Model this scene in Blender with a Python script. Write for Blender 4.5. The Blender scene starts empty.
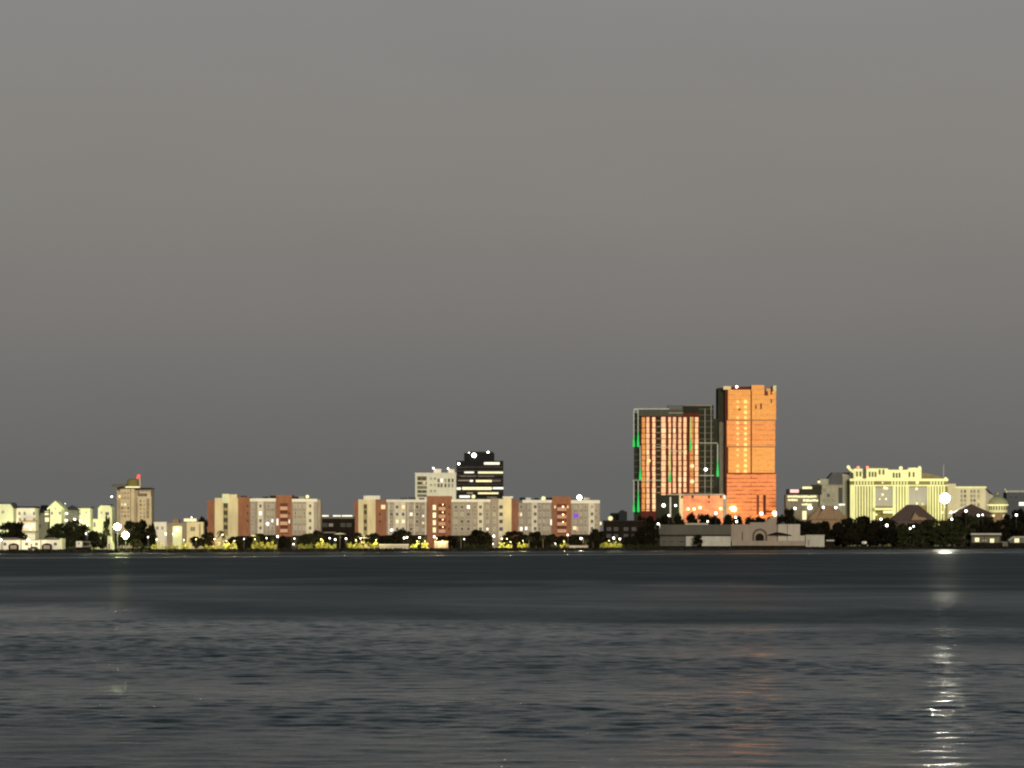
import bpy, bmesh, math, random
from mathutils import Vector, Matrix
import numpy as np

RND = random.Random(11)
C = bpy.context.scene.collection
FOC, EYE, CXP, HYP = 3000.0, 6.6, 512.0, 538.0   # focal length in pixels, eye height, horizon row
GZ = 1.33                                         # height of the land above the water


SHORE_Y, SHORE_B = 1500.0, 1.03                   # the shoreline runs y = SHORE_Y + SHORE_B * x: it recedes to the right


def slant(px):
    return 1.0 / (1.0 - SHORE_B * (px - CXP) / FOC)


def wx(px, d):
    return (px - CXP) / FOC * d


def wz(py, d):
    return EYE + (HYP - py) / FOC * d


# ------------------------------------------------------------------ materials
MAT = {}


def mat(name, col, rough=0.85, var=0.22, scale=0.25, stretch=(1, 1, 0.35), spec=0.3, emit=None, es=0.0,
        rnd=0.0, metal=0.0):
    m = bpy.data.materials.new(name)
    m.use_nodes = True
    nt = m.node_tree
    b = nt.nodes['Principled BSDF']
    tc = nt.nodes.new('ShaderNodeTexCoord')
    mp = nt.nodes.new('ShaderNodeMapping')
    mp.inputs['Scale'].default_value = stretch
    nz = nt.nodes.new('ShaderNodeTexNoise')
    nz.inputs['Scale'].default_value = scale
    nz.inputs['Detail'].default_value = 6
    nz.inputs['Roughness'].default_value = 0.65
    mr = nt.nodes.new('ShaderNodeMapRange')
    mr.inputs['From Min'].default_value = 0.25
    mr.inputs['From Max'].default_value = 0.75
    mr.inputs['To Min'].default_value = 1 - var
    mr.inputs['To Max'].default_value = 1 + var
    vm = nt.nodes.new('ShaderNodeVectorMath')
    vm.operation = 'SCALE'
    vm.inputs[0].default_value = col
    nt.links.new(tc.outputs['Object'], mp.inputs['Vector'])
    nt.links.new(mp.outputs['Vector'], nz.inputs['Vector'])
    nt.links.new(nz.outputs['Fac'], mr.inputs['Value'])
    val = mr.outputs['Result']
    if rnd:
        oi = nt.nodes.new('ShaderNodeObjectInfo')
        m2 = nt.nodes.new('ShaderNodeMapRange')
        m2.inputs['To Min'].default_value = 1 - rnd
        m2.inputs['To Max'].default_value = 1 + rnd
        mu = nt.nodes.new('ShaderNodeMath')
        mu.operation = 'MULTIPLY'
        nt.links.new(oi.outputs['Random'], m2.inputs['Value'])
        nt.links.new(m2.outputs['Result'], mu.inputs[0])
        nt.links.new(val, mu.inputs[1])
        val = mu.outputs['Value']
    nt.links.new(val, vm.inputs['Scale'])
    nt.links.new(vm.outputs['Vector'], b.inputs['Base Color'])
    b.inputs['Roughness'].default_value = rough
    b.inputs['Specular IOR Level'].default_value = spec
    b.inputs['Metallic'].default_value = metal
    if emit:
        b.inputs['Emission Color'].default_value = (*emit, 1)
        b.inputs['Emission Strength'].default_value = es
        if var:
            mm = nt.nodes.new('ShaderNodeMath')
            mm.operation = 'MULTIPLY'
            mm.inputs[1].default_value = es
            nt.links.new(val, mm.inputs[0])
            nt.links.new(mm.outputs['Value'], b.inputs['Emission Strength'])
    MAT[name] = m
    return m


def panel_mat(name, c1, c2, mortar, bw, rh, ms):
    """Sheathing boards: a brick pattern over the facade (X across, Z up)."""
    m = bpy.data.materials.new(name)
    m.use_nodes = True
    nt = m.node_tree
    b = nt.nodes['Principled BSDF']
    tc = nt.nodes.new('ShaderNodeTexCoord')
    sp = nt.nodes.new('ShaderNodeSeparateXYZ')
    cb = nt.nodes.new('ShaderNodeCombineXYZ')
    br = nt.nodes.new('ShaderNodeTexBrick')
    br.inputs['Color1'].default_value = (*c1, 1)
    br.inputs['Color2'].default_value = (*c2, 1)
    br.inputs['Mortar'].default_value = (*c1, 1)
    br.inputs['Scale'].default_value = 1.0
    br.inputs['Brick Width'].default_value = bw
    br.inputs['Row Height'].default_value = rh
    br.inputs['Mortar Size'].default_value = ms
    br.inputs['Mortar Smooth'].default_value = 0.4
    nz = nt.nodes.new('ShaderNodeTexNoise')
    nz.inputs['Scale'].default_value = 0.5
    nz.inputs['Detail'].default_value = 8
    mr = nt.nodes.new('ShaderNodeMapRange')
    mr.inputs['From Min'].default_value = 0.3
    mr.inputs['From Max'].default_value = 0.7
    mr.inputs['To Min'].default_value = 0.86
    mr.inputs['To Max'].default_value = 1.08
    vm = nt.nodes.new('ShaderNodeVectorMath')
    vm.operation = 'SCALE'
    L = nt.links.new
    L(tc.outputs['Object'], sp.inputs[0])
    L(sp.outputs['X'], cb.inputs['X'])
    L(sp.outputs['Z'], cb.inputs['Y'])
    L(cb.outputs[0], br.inputs['Vector'])
    L(cb.outputs[0], nz.inputs['Vector'])
    L(nz.outputs['Fac'], mr.inputs['Value'])
    # the joints show only in broken lengths
    mp = nt.nodes.new('ShaderNodeMapping')
    mp.inputs['Scale'].default_value = (0.16, 0.55, 1)
    n2 = nt.nodes.new('ShaderNodeTexNoise')
    n2.inputs['Scale'].default_value = 1.0
    n2.inputs['Detail'].default_value = 4
    m2 = nt.nodes.new('ShaderNodeMapRange')
    m2.inputs['From Min'].default_value = 0.36
    m2.inputs['From Max'].default_value = 0.60
    mu = nt.nodes.new('ShaderNodeMath')
    mu.operation = 'MULTIPLY'
    mx = nt.nodes.new('ShaderNodeMixRGB')
    mx.inputs['Color2'].default_value = (*mortar, 1)
    L(cb.outputs[0], mp.inputs['Vector'])
    L(mp.outputs['Vector'], n2.inputs['Vector'])
    L(n2.outputs['Fac'], m2.inputs['Value'])
    L(m2.outputs['Result'], mu.inputs[0])
    L(br.outputs['Fac'], mu.inputs[1])
    L(mu.outputs['Value'], mx.inputs['Fac'])
    L(br.outputs['Color'], mx.inputs['Color1'])
    L(mx.outputs['Color'], vm.inputs[0])
    L(mr.outputs['Result'], vm.inputs['Scale'])
    L(vm.outputs['Vector'], b.inputs['Base Color'])
    b.inputs['Roughness'].default_value = 0.85
    b.inputs['Specular IOR Level'].default_value = 0.2
    MAT[name] = m


mat('cream', (0.68, 0.58, 0.33), rnd=0.05)
mat('cream_green', (0.72, 0.74, 0.46), var=0.12)
mat('white_wall', (0.74, 0.70, 0.58), var=0.14)
mat('white_trim', (0.78, 0.74, 0.62), var=0.1)
mat('grey_wall', (0.30, 0.255, 0.19), var=0.32, scale=0.7)
mat('grey_light', (0.62, 0.56, 0.42), var=0.22, scale=0.7)
mat('brick', (0.27, 0.115, 0.058), var=0.25, scale=0.6)
mat('brick_dark', (0.12, 0.035, 0.016), var=0.2)
mat('balcony_pink', (0.62, 0.36, 0.24), var=0.15)
mat('taupe', (0.245, 0.20, 0.155), var=0.15)
mat('taupe_light', (0.365, 0.323, 0.264), var=0.15)
mat('museum_grey', (0.072, 0.069, 0.052), var=0.2)
mat('museum_pale', (0.36, 0.35, 0.29), var=0.2)
mat('roof_dark', (0.022, 0.021, 0.020), var=0.3, spec=0.1)
mat('slate', (0.075, 0.08, 0.085), var=0.25)
mat('hip_brown', (0.24, 0.16, 0.09), var=0.3, scale=0.8)
mat('hip_mauve', (0.075, 0.052, 0.042), var=0.3, scale=0.8)
mat('dark_wall', (0.013, 0.010, 0.007), var=0.4, spec=0.05)
mat('dark_metal', (0.05, 0.05, 0.05), rough=0.5, var=0.2)
mat('pole_grey', (0.25, 0.25, 0.23), rough=0.6, var=0.2)
mat('steel_pale', (0.55, 0.55, 0.5), rough=0.6, var=0.2)
mat('office_dark', (0.010, 0.010, 0.010), rough=0.6, var=0.3, spec=0.06)
mat('office_band', (0.045, 0.040, 0.033), rough=0.7, var=0.5, scale=0.5, spec=0.08)
mat('glass_dark', (0.02, 0.02, 0.02), rough=0.2, var=0.3, spec=0.5)
mat('glass_brown', (0.13, 0.10, 0.065), rough=0.5, var=0.4, scale=0.8)
mat('glass_grey', (0.20, 0.19, 0.14), rough=0.4, var=0.15, spec=0.4)
mat('pane_dark', (0.016, 0.014, 0.011), rough=0.4, var=0.3, rnd=0.5, spec=0.12)
mat('pane_curtain', (0.27, 0.24, 0.18), rough=0.6, var=0.25, rnd=0.35)
mat('tower_tan', (0.60, 0.49, 0.29), var=0.25, scale=0.6)
mat('tower_tan_dark', (0.38, 0.31, 0.185), var=0.3, scale=0.6)
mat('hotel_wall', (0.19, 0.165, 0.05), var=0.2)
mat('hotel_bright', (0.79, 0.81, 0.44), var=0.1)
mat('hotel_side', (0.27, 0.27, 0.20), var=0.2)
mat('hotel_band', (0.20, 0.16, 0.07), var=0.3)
mat('hotel_wing', (0.60, 0.55, 0.36), var=0.15)
mat('dome_green', (0.30, 0.33, 0.17), rough=0.6, var=0.25, scale=0.8)
mat('slab_grey', (0.12, 0.115, 0.085), var=0.3, scale=0.5)
mat('tower_slab', (0.065, 0.068, 0.046), var=0.3, scale=0.5)
mat('office_pale', (0.70, 0.69, 0.52), var=0.15)
mat('stair_panel', (0.34, 0.29, 0.12), var=0.2)
mat('slab_dark', (0.026, 0.028, 0.018), var=0.35, scale=0.5, spec=0.08)
mat('red_oxide', (0.085, 0.014, 0.007), var=0.3, scale=0.6)
mat('concrete', (0.20, 0.19, 0.16), var=0.3, scale=0.6)
mat('seawall', (0.06, 0.058, 0.05), var=0.4, scale=0.3)
mat('rock', (0.030, 0.028, 0.022), var=0.5, scale=0.6)
mat('lawn', (0.030, 0.035, 0.014), rough=1, var=0.4, scale=0.1, stretch=(1, 1, 1))
mat('path', (0.33, 0.30, 0.24), rough=1, var=0.2, scale=0.3)
mat('bark', (0.06, 0.045, 0.03), rough=1, var=0.3, scale=2)
mat('palm_bark', (0.22, 0.18, 0.11), rough=1, var=0.3, scale=2)
mat('leaf', (0.022, 0.024, 0.009), rough=0.9, var=0.5, scale=0.4, rnd=0.35, spec=0.08)
mat('leaf_black', (0.011, 0.010, 0.005), rough=0.95, var=0.5, scale=0.4, rnd=0.35, spec=0.04)
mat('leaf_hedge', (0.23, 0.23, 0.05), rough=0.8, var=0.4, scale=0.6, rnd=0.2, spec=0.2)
mat('frond', (0.040, 0.042, 0.014), rough=0.7, var=0.4, scale=0.6, rnd=0.3, spec=0.15)
mat('car_dark', (0.03, 0.03, 0.032), rough=0.35, var=0.1, spec=0.5)
mat('tyre', (0.015, 0.015, 0.015), var=0.1)
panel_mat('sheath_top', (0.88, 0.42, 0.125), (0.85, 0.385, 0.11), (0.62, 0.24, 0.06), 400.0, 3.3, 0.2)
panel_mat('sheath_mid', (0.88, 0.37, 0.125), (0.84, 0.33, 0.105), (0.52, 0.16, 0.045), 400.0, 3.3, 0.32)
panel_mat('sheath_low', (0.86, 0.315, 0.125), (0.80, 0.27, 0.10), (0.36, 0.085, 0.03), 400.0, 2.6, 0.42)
panel_mat('sheath_pink', (0.80, 0.33, 0.17), (0.68, 0.24, 0.12), (0.50, 0.18, 0.09), 4.5, 2.0, 0.18)


def glow(name, col, s, var=0.0, rnd=0.0):
    mat(name, tuple(0.12 * c for c in col), emit=col, es=s, var=var, rnd=rnd, scale=1.5)


glow('lamp_white', (1.0, 0.93, 0.80), 14)
glow('lamp_yellow', (1.0, 0.86, 0.36), 12)
glow('lamp_green', (0.95, 1.0, 0.45), 90)
glow('lamp_flood', (1.0, 0.96, 0.75), 800)
glow('lamp_small', (1.0, 0.95, 0.85), 9)
glow('lamp_warm', (1.0, 0.55, 0.20), 16)
glow('lamp_orange', (1.0, 0.62, 0.26), 10)
glow('beacon_red', (1.0, 0.07, 0.04), 2.6)
glow('beacon_pink', (1.0, 0.22, 0.16), 2.2)
glow('win_warm', (1.0, 0.72, 0.34), 1.25, var=0.3, rnd=0.25)
glow('win_white', (1.0, 0.92, 0.78), 1.6, var=0.25, rnd=0.2)
glow('win_yellow', (1.0, 0.88, 0.42), 1.3, var=0.3, rnd=0.2)
glow('win_purple', (0.42, 0.08, 0.95), 0.6, var=0.3)
glow('band_yellow', (1.0, 0.86, 0.45), 1.25, var=0.35)
glow('band_white', (1.0, 0.94, 0.76), 1.3, var=0.35)
glow('band_dim', (1.0, 0.80, 0.50), 0.22, var=0.6)
glow('sign_pink', (1.0, 0.55, 0.52), 1.3, var=0.2)
glow('bay_orange', (1.0, 0.53, 0.26), 1.15, var=0.4, rnd=0.15)
glow('bay_amber', (1.0, 0.40, 0.10), 0.75, var=0.4, rnd=0.12)
glow('bay_bright', (1.0, 0.70, 0.35), 1.25, var=0.2)
glow('dot_yellow', (1.0, 0.66, 0.22), 1.35)
glow('dot_amber', (1.0, 0.60, 0.20), 1.2)
glow('tube_green', (0.04, 0.75, 0.14), 0.85, var=0.2)
glow('tube_lime', (0.45, 0.85, 0.12), 0.95, var=0.2)
glow('tube_pale', (0.72, 0.80, 0.52), 0.42, var=0.3)


# ------------------------------------------------------------------ mesh builder
class MB:
    def __init__(self):
        self.v, self.f = [], []

    def add(self, vs, fs):
        o = len(self.v)
        self.v += [tuple(p) for p in vs]
        self.f += [tuple(i + o for i in q) for q in fs]
        return self

    def box(self, x0, x1, y0, y1, z0, z1):
        return self.add([(x0, y0, z0), (x1, y0, z0), (x1, y1, z0), (x0, y1, z0),
                         (x0, y0, z1), (x1, y0, z1), (x1, y1, z1), (x0, y1, z1)],
                        [(0, 3, 2, 1), (4, 5, 6, 7), (0, 1, 5, 4), (1, 2, 6, 5), (2, 3, 7, 6), (3, 0, 4, 7)])

    def prism(self, poly, y0, y1):
        """poly: (x, z) outline, counter-clockwise seen from the camera side."""
        n = len(poly)
        vs = [(x, y0, z) for x, z in poly] + [(x, y1, z) for x, z in poly]
        fs = [tuple(range(n)), tuple(range(2 * n - 1, n - 1, -1))]
        fs += [((i + 1) % n, i, n + i, n + (i + 1) % n) for i in range(n)]
        return self.add(vs, fs)

    def cone(self, x, y, z0, z1, r0, r1, n=12):
        vs, fs = [], []
        for k in range(n):
            a = 2 * math.pi * k / n
            vs.append((x + r0 * math.cos(a), y + r0 * math.sin(a), z0))
        for k in range(n):
            a = 2 * math.pi * k / n
            vs.append((x + r1 * math.cos(a), y + r1 * math.sin(a), z1))
        fs = [(k, (k + 1) % n, n + (k + 1) % n, n + k) for k in range(n)]
        fs += [tuple(range(n - 1, -1, -1)), tuple(range(n, 2 * n))]
        return self.add(vs, fs)

    def lathe(self, x, y, prof, n=20):
        vs, fs = [], []
        for r, z in prof:
            for k in range(n):
                a = 2 * math.pi * k / n
                vs.append((x + r * math.cos(a), y + r * math.sin(a), z))
        m = len(prof)
        for i in range(m - 1):
            for k in range(n):
                k2 = (k + 1) % n
                fs.append((i * n + k, i * n + k2, (i + 1) * n + k2, (i + 1) * n + k))
        fs += [tuple(range(n - 1, -1, -1)), tuple(range((m - 1) * n, m * n))]
        return self.add(vs, fs)

    def tube(self, pts, rad, n=6):
        pts = [Vector(p) for p in pts]
        rads = rad if isinstance(rad, (list, tuple)) else [rad] * len(pts)
        rings = []
        vs = []
        for i, p in enumerate(pts):
            d = (pts[min(i + 1, len(pts) - 1)] - pts[max(i - 1, 0)]).normalized()
            a = d.cross(Vector((0.31, 0.95, 0.07)))
            a.normalize()
            b = d.cross(a)
            for k in range(n):
                t = 2 * math.pi * k / n
                vs.append(p + (a * math.cos(t) + b * math.sin(t)) * rads[i])
        fs = []
        for i in range(len(pts) - 1):
            for k in range(n):
                k2 = (k + 1) % n
                fs.append((i * n + k, i * n + k2, (i + 1) * n + k2, (i + 1) * n + k))
        fs += [tuple(range(n - 1, -1, -1)), tuple(range((len(pts) - 1) * n, len(pts) * n))]
        return self.add(vs, fs)

    def ball(self, x, y, z, r, n=10, sz=1.0):
        prof = []
        for i in range(1, 7):
            t = -math.pi / 2 + math.pi * i / 7
            prof.append((r * math.cos(t), z + r * sz * math.sin(t)))
        return self.lathe(x, y, prof, n)

    def hip(self, x0, x1, y0, y1, z0, z1, inset):
        """hipped roof with a ridge along x"""
        ym = (y0 + y1) / 2
        vs = [(x0, y0, z0), (x1, y0, z0), (x1, y1, z0), (x0, y1, z0), (x0 + inset, ym, z1), (x1 - inset, ym, z1)]
        return self.add(vs, [(0, 3, 2, 1), (0, 1, 5, 4), (1, 2, 5), (2, 3, 4, 5), (3, 0, 4)])

    def mesh(self, name, m):
        me = bpy.data.meshes.new(name)
        me.from_pydata(self.v, [], self.f)
        me.materials.append(MAT[m])
        me.update()
        return me

    def build(self, name, m, parent=None, loc=None):
        o = bpy.data.objects.new(name, self.mesh(name, m))
        C.objects.link(o)
        if parent:
            o.parent = parent
        if loc:
            o.location = loc
        return o


def tag(o, label=None, cat=None, group=None, kind=None):
    if label:
        o['label'] = label
    if cat:
        o['category'] = cat
    if group:
        o['group'] = group
    if kind:
        o['kind'] = kind
    return o


class Thing:
    """An Empty at a thing's base; parts are given in picture rows and columns at its own distance d."""

    def __init__(self, name, label, cat, px, d, z=GZ, group=None, along=None):
        self.s = slant(px if along is None else along)
        d = d * self.s
        self.d, self.z0 = d, z
        self.x0 = wx(px, d)
        self.o = bpy.data.objects.new(name, None)
        self.o.empty_display_size = 1
        C.objects.link(self.o)
        self.o.location = (self.x0, d, z)
        tag(self.o, label, cat, group)

    def lx(self, px):
        return wx(px, self.d) - self.x0

    def lz(self, py):
        return 0.0 if py is None else wz(py, self.d) - self.z0

    def box(self, part, m, px0, px1, py0, py1=None, y0=0.0, y1=14.0, parent=None):
        b = MB().box(self.lx(px0), self.lx(px1), y0, y1, self.lz(py1), self.lz(py0))
        return b.build(part, m, parent or self.o)

    def prism(self, part, m, pts, y0=0.0, y1=14.0, parent=None):
        q = [(self.lx(a), self.lz(b)) for a, b in pts]
        area = sum(q[i][0] * q[(i + 1) % len(q)][1] - q[(i + 1) % len(q)][0] * q[i][1] for i in range(len(q)))
        if area < 0:
            q.reverse()
        return MB().prism(q, y0, y1).build(part, m, parent or self.o)

    def hip(self, part, m, px0, px1, py0, py1, inset, y0=0.0, y1=14.0, parent=None):
        return MB().hip(self.lx(px0), self.lx(px1), y0, y1, self.lz(py1), self.lz(py0), inset).build(part, m, parent or self.o)

    def window(self, px, py, w, h, y, m='pane_dark', fm='grey_light', fw=0.22):
        """a frame standing proud of the wall face y, with its pane as a sub-part"""
        x, z = self.lx(px), self.lz(py)
        w, h, fw = w * self.s, h * self.s, fw * self.s
        b = MB()
        b.box(x - w / 2 - fw, x - w / 2, y - 0.22, y, z - h / 2 - fw, z + h / 2 + fw)
        b.box(x + w / 2, x + w / 2 + fw, y - 0.22, y, z - h / 2 - fw, z + h / 2 + fw)
        b.box(x - w / 2, x + w / 2, y - 0.22, y, z + h / 2, z + h / 2 + fw)
        b.box(x - w / 2, x + w / 2, y - 0.30, y, z - h / 2 - fw, z - h / 2)
        b.box(x - 0.05, x + 0.05, y - 0.14, y - 0.06, z - h / 2, z + h / 2)
        f = b.build('window', fm, self.o)
        MB().box(x - w / 2 + 0.001, x + w / 2 - 0.001, y - 0.055, y - 0.004, z - h / 2 + 0.001, z + h / 2 - 0.001).build('pane', m, f)
        return f

    def grid(self, cols, rows, w, h, y, lit={}, fm='grey_light', p_curtain=0.45):
        for c in cols:
            for r in rows:
                m = lit.get((c, r)) or ('pane_curtain' if RND.random() < p_curtain else 'pane_dark')
                if m == '-':
                    continue
                self.window(c, r, w, h, y, m, fm)

    def lamp(self, px, py, r, m, y=-0.6, part='lamp', parent=None, stem=None):
        r *= self.s * (0.72 if m == 'lamp_small' else 1.0)
        b = MB().ball(self.lx(px), y, self.lz(py), r, 10)
        o = b.build(part, m, parent or self.o)
        if stem is not None:      # a short post from a roof at row `stem`
            MB().cone(self.lx(px), y, self.lz(stem) - 0.3, self.lz(py) - r * 0.9, 0.12, 0.09, 6).build('lamp_post', 'pole_grey', parent or self.o)
        return o

# ================================================================== left end
t = Thing('house', 'pale green hipped house at the far left, half hidden by the big dark tree', 'house', 4, 1610)
t.prism('wall', 'cream_green', [(-16, None), (13.2, None), (13.2, 508), (10, 504), (-16, 504)], 0, 12)
t.prism('roof', 'slate', [(-17, 504), (10.4, 504), (13.9, 508.4), (14.2, 507.6), (11, 502.4), (-17, 502.4)], -0.8, 12.6)
t.window(-6, 512, 1.2, 1.6, 0, 'pane_dark', 'white_trim')
t.window(3, 512, 1.2, 1.6, 0, 'pane_curtain', 'white_trim')

t = Thing('house', 'flat-topped cream house with small dark windows and a glowing orange-lit terrace', 'house', 26, 1610)
t.box('wall', 'white_wall', 14.8, 35.2, 508, y1=11)
t.box('roof_edge', 'roof_dark', 14.2, 36.0, 506.4, 508, -0.6, 11.6)
for c, r in ((19.5, 513.4), (24.7, 513.4), (34.1, 513.4), (24.7, 519.6), (34.1, 519.6), (20, 519.6)):
    t.window(c, r, 1.0, 1.6, 0, 'pane_dark', 'white_trim')
t.box('terrace', 'hip_brown', 22.5, 38, 531, 532, -5, 0)
t.box('terrace_pillar', 'white_trim', 22.4, 23.4, 521.5, 531, -4.8, -4.2)
t.box('terrace_pillar', 'white_trim', 36.4, 37.2, 521.5, 531, -4.8, -4.2)
t.box('terrace_roof', 'hip_brown', 22, 37.6, 520.6, 521.5, -5.4, 0)
for c, r in ((28, 526), (33.4, 525), (31, 529)):
    t.lamp(c, r, 0.5, 'lamp_orange', -2.0)

t = Thing('house', 'dark-roofed house with two lit square windows between the flat cream house and the gabled house', 'house', 43, 1616)
t.box('wall', 'slab_grey', 36.2, 48.5, 513, y1=11)
t.hip('roof', 'roof_dark', 35.2, 50, 505, 513, 5, -0.8, 12)
t.window(39, 514, 1.1, 1.5, 0, 'pane_dark', 'slate')
t.window(46.8, 513.2, 1.9, 1.7, 0, 'band_yellow', 'white_trim')
t.window(47.0, 519.6, 1.7, 1.9, 0, 'band_yellow', 'white_trim')
t.window(39.5, 526, 1.1, 1.5, 0, 'pane_dark', 'slate')

t = Thing('house', 'pale green house with a pointed gable facing the water', 'house', 55.6, 1606)
t.prism('wall', 'cream_green', [(50, None), (61.5, None), (61.5, 508), (55.6, 503), (50, 508)], 0, 12)
for k in (-1, 1):
    t.prism('roof', 'cream_green', [(55.6, 500.8), (55.6, 503.0), (55.6 + k * 8.2, 510.4), (55.6 + k * 8.2, 508.2)], -0.8, 12.5)
for c in (51.9, 60.0):
    t.window(c, 513.2, 1.0, 1.5, 0, 'pane_dark', 'white_trim')
t.window(55.6, 508.6, 0.7, 0.9, 0, 'pane_curtain', 'white_trim')
t.lamp(64.5, 503.5, 0.22, 'lamp_small', 2, 'lamp', stem=508)

t = Thing('house', 'dark grey house with round white lamps, right of the pointed gable', 'house', 70, 1612)
t.box('wall', 'slab_grey', 62.2, 78.2, 510, y1=11)
t.hip('roof', 'slate', 61.8, 79.4, 505, 510, 4, -0.8, 12)
for c, r, q in ((67, 513.4, 0.62), (66.6, 520.3, 0.62), (74.8, 519.6, 0.8)):
    t.lamp(c, r, q, 'lamp_small', -0.8, 'wall_lamp')
t.window(72, 514, 1.0, 1.4, 0, 'pane_curtain', 'slate')

t = Thing('house', 'pale green house with a slanted dark tree edge across its lower right corner', 'house', 84, 1609)
t.box('wall', 'cream_green', 77.4, 90.2, 508.2, y1=10)
t.box('roof_edge', 'slate', 76.8, 90.8, 506.6, 508.2, -0.6, 10.6)
t.window(79.6, 513.6, 1.0, 1.4, 0, 'pane_dark', 'white_trim')
t.window(86.4, 512.6, 0.9, 1.2, 0, 'pane_curtain', 'white_trim')
t.lamp(80.4, 521.2, 0.4, 'lamp_small', -0.8, 'wall_lamp')

t = Thing('house', 'tall pale green house with chamfered top corners, beside the tan tower block', 'house', 105, 1606)
t.prism('wall', 'cream_green', [(98, None), (112, None), (112, 508.5), (109.5, 505.4), (100.5, 505.4), (98, 508.5)], 0, 11)
t.box('roof_edge', 'slate', 100, 110, 504.2, 505.4, -0.5, 11.5)
t.box('wing', 'cream_green', 92.6, 97.4, 519, y0=1, y1=10)
t.window(107.2, 513.6, 1.9, 1.6, 0, 'pane_dark', 'white_trim')
t.window(101.4, 512.6, 0.9, 1.4, 0, 'pane_curtain', 'white_trim')
t.window(94.4, 524.6, 1.0, 2.6, 1, 'pane_dark', 'white_trim')
t.lamp(105.4, 522.6, 0.6, 'lamp_small', -0.8, 'wall_lamp')

# low white boathouse along the shore with three vehicles parked before it
t = Thing('boathouse', 'long low white building on the shore at far left with two dark arched porches', 'building', 30, 1530)
t.box('wall', 'white_wall', -20, 22.6, 539.8, y1=9)
t.box('wall', 'white_wall', 22.6, 39.6, 540.4, y0=1.4, y1=9)
t.box('wall', 'white_wall', 39.6, 60, 539.6, y0=-0.4, y1=9)
t.hip('roof', 'taupe_light', -21, 23.4, 537.6, 539.8, 4, -1.0, 10)
t.hip('roof', 'taupe_light', 38.8, 61.4, 537.4, 539.6, 4, -1.3, 10)
t.box('flat_roof', 'taupe', 23.4, 38.8, 539.6, 540.4, 0.6, 9.5)
t.box('side_wing', 'cream_green', 60, 62.6, 538.4, y0=-1.2, y1=8)
for c, y in ((-8, 0), (5, 0), (26, 1.4), (36, 1.4), (55.6, -0.4)):
    t.window(c, 544, 1.4, 1.5, y, 'pane_dark', 'white_trim', 0.15)
for c, y in ((14, 0), (47.4, -0.4)):
    t.prism('porch', 'dark_wall', [(c - 5, None), (c - 5, 545.6), (c - 3.4, 543.9), (c, 543.1), (c + 3.4, 543.9), (c + 5, 545.6), (c + 5, None)], y - 1.5, y - 0.01)
    t.box('porch_opening', 'taupe', c - 3.2, c + 3.2, 545.2, 549.0, y - 1.56, y - 1.504)
for c, y in ((2, 0), (20.8, 0), (40.4, -0.4)):
    t.box('pier', 'taupe', c, c + 0.8, 539.9, None, y - 0.4, y - 0.003)
t.box('door', 'taupe', 30, 31.8, 543.4, None, 1.28, 1.396)


def car(px, d, label, flip, group='dark vehicles parked before the white boathouse', z=GZ):
    r = bpy.data.objects.new('parked_car', None)
    C.objects.link(r)
    d *= slant(px)
    r.location = (wx(px, d), d, z + 0.012)
    r.rotation_euler.z = math.pi if flip else 0
    tag(r, label, 'car', group)
    hw = 0.88
    side = [(-2.25, 0.35), (2.25, 0.35), (2.32, 0.6), (2.2, 0.85), (1.2, 1.0), (0.55, 1.5), (-1.35, 1.55), (-2.1, 1.0), (-2.3, 0.8)]
    b = MB().prism(side, -hw, hw)
    b.build('body', 'car_dark', r)
    for y0, y1 in ((-hw - 0.012, -hw - 0.002), (hw + 0.002, hw + 0.012)):
        MB().prism([(-1.75, 1.02), (0.95, 1.02), (0.45, 1.42), (-1.25, 1.46)], y0, y1).build('side_window', 'glass_dark', r)
    for x in (-1.4, 1.4):
        for y in (-hw + 0.08, hw - 0.08):
            w = MB()
            prof = []
            vs, fs = [], []
            for k in range(14):
                a = 2 * math.pi * k / 14
                vs.append((x + 0.34 * math.cos(a), y - 0.12, 0.34 + 0.34 * math.sin(a)))
            for k in range(14):
                a = 2 * math.pi * k / 14
                vs.append((x + 0.34 * math.cos(a), y + 0.12, 0.34 + 0.34 * math.sin(a)))
            fs = [(k, 14 + k, 14 + (k + 1) % 14, (k + 1) % 14) for k in range(14)] + [tuple(range(14)), tuple(range(27, 13, -1))]
            w.add(vs, fs)
            w.build('wheel', 'tyre', r)
    for y in (-0.6, 0.6):
        MB().box(2.21, 2.335, y - 0.16, y + 0.16, 0.62, 0.78).build('headlight', 'steel_pale', r)


car(33, 1521, 'dark car parked between the two arched porches of the low white building', True, None)

t = Thing('kiosk', 'small white kiosk with one dark square window on the dark lawn', 'kiosk', 82, 1526)
t.box('wall', 'white_wall', 76, 82, 541.2, 547.2, 0, 3)
t.box('base', 'dark_wall', 75.6, 90.2, 547.2, None, -0.3, 3.2)
t.box('side_shelter', 'slab_grey', 82, 90, 541.4, 542.4, 0.2, 3)
t.box('bench_wall', 'slab_grey', 82, 90, 545.6, 547.2, 0.2, 2.8)
t.box('shelter_post', 'slab_grey', 89, 89.8, 542.4, 545.6, 0.4, 0.9)
t.window(79, 543.4, 0.8, 0.8, 0, 'pane_dark', 'white_trim', 0.15)

t = Thing('shed', 'narrow pale green shed at the foot of the twin floodlights', 'shed', 109.6, 1528)
t.prism('wall', 'cream_green', [(107.4, None), (113.6, None), (112.6, 543), (110.8, 541), (110.6, 536), (107.6, 536)], 0, 3)
t.box('door', 'taupe', 108.2, 110.0, 543.6, 549, -0.12, -0.003)

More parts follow.
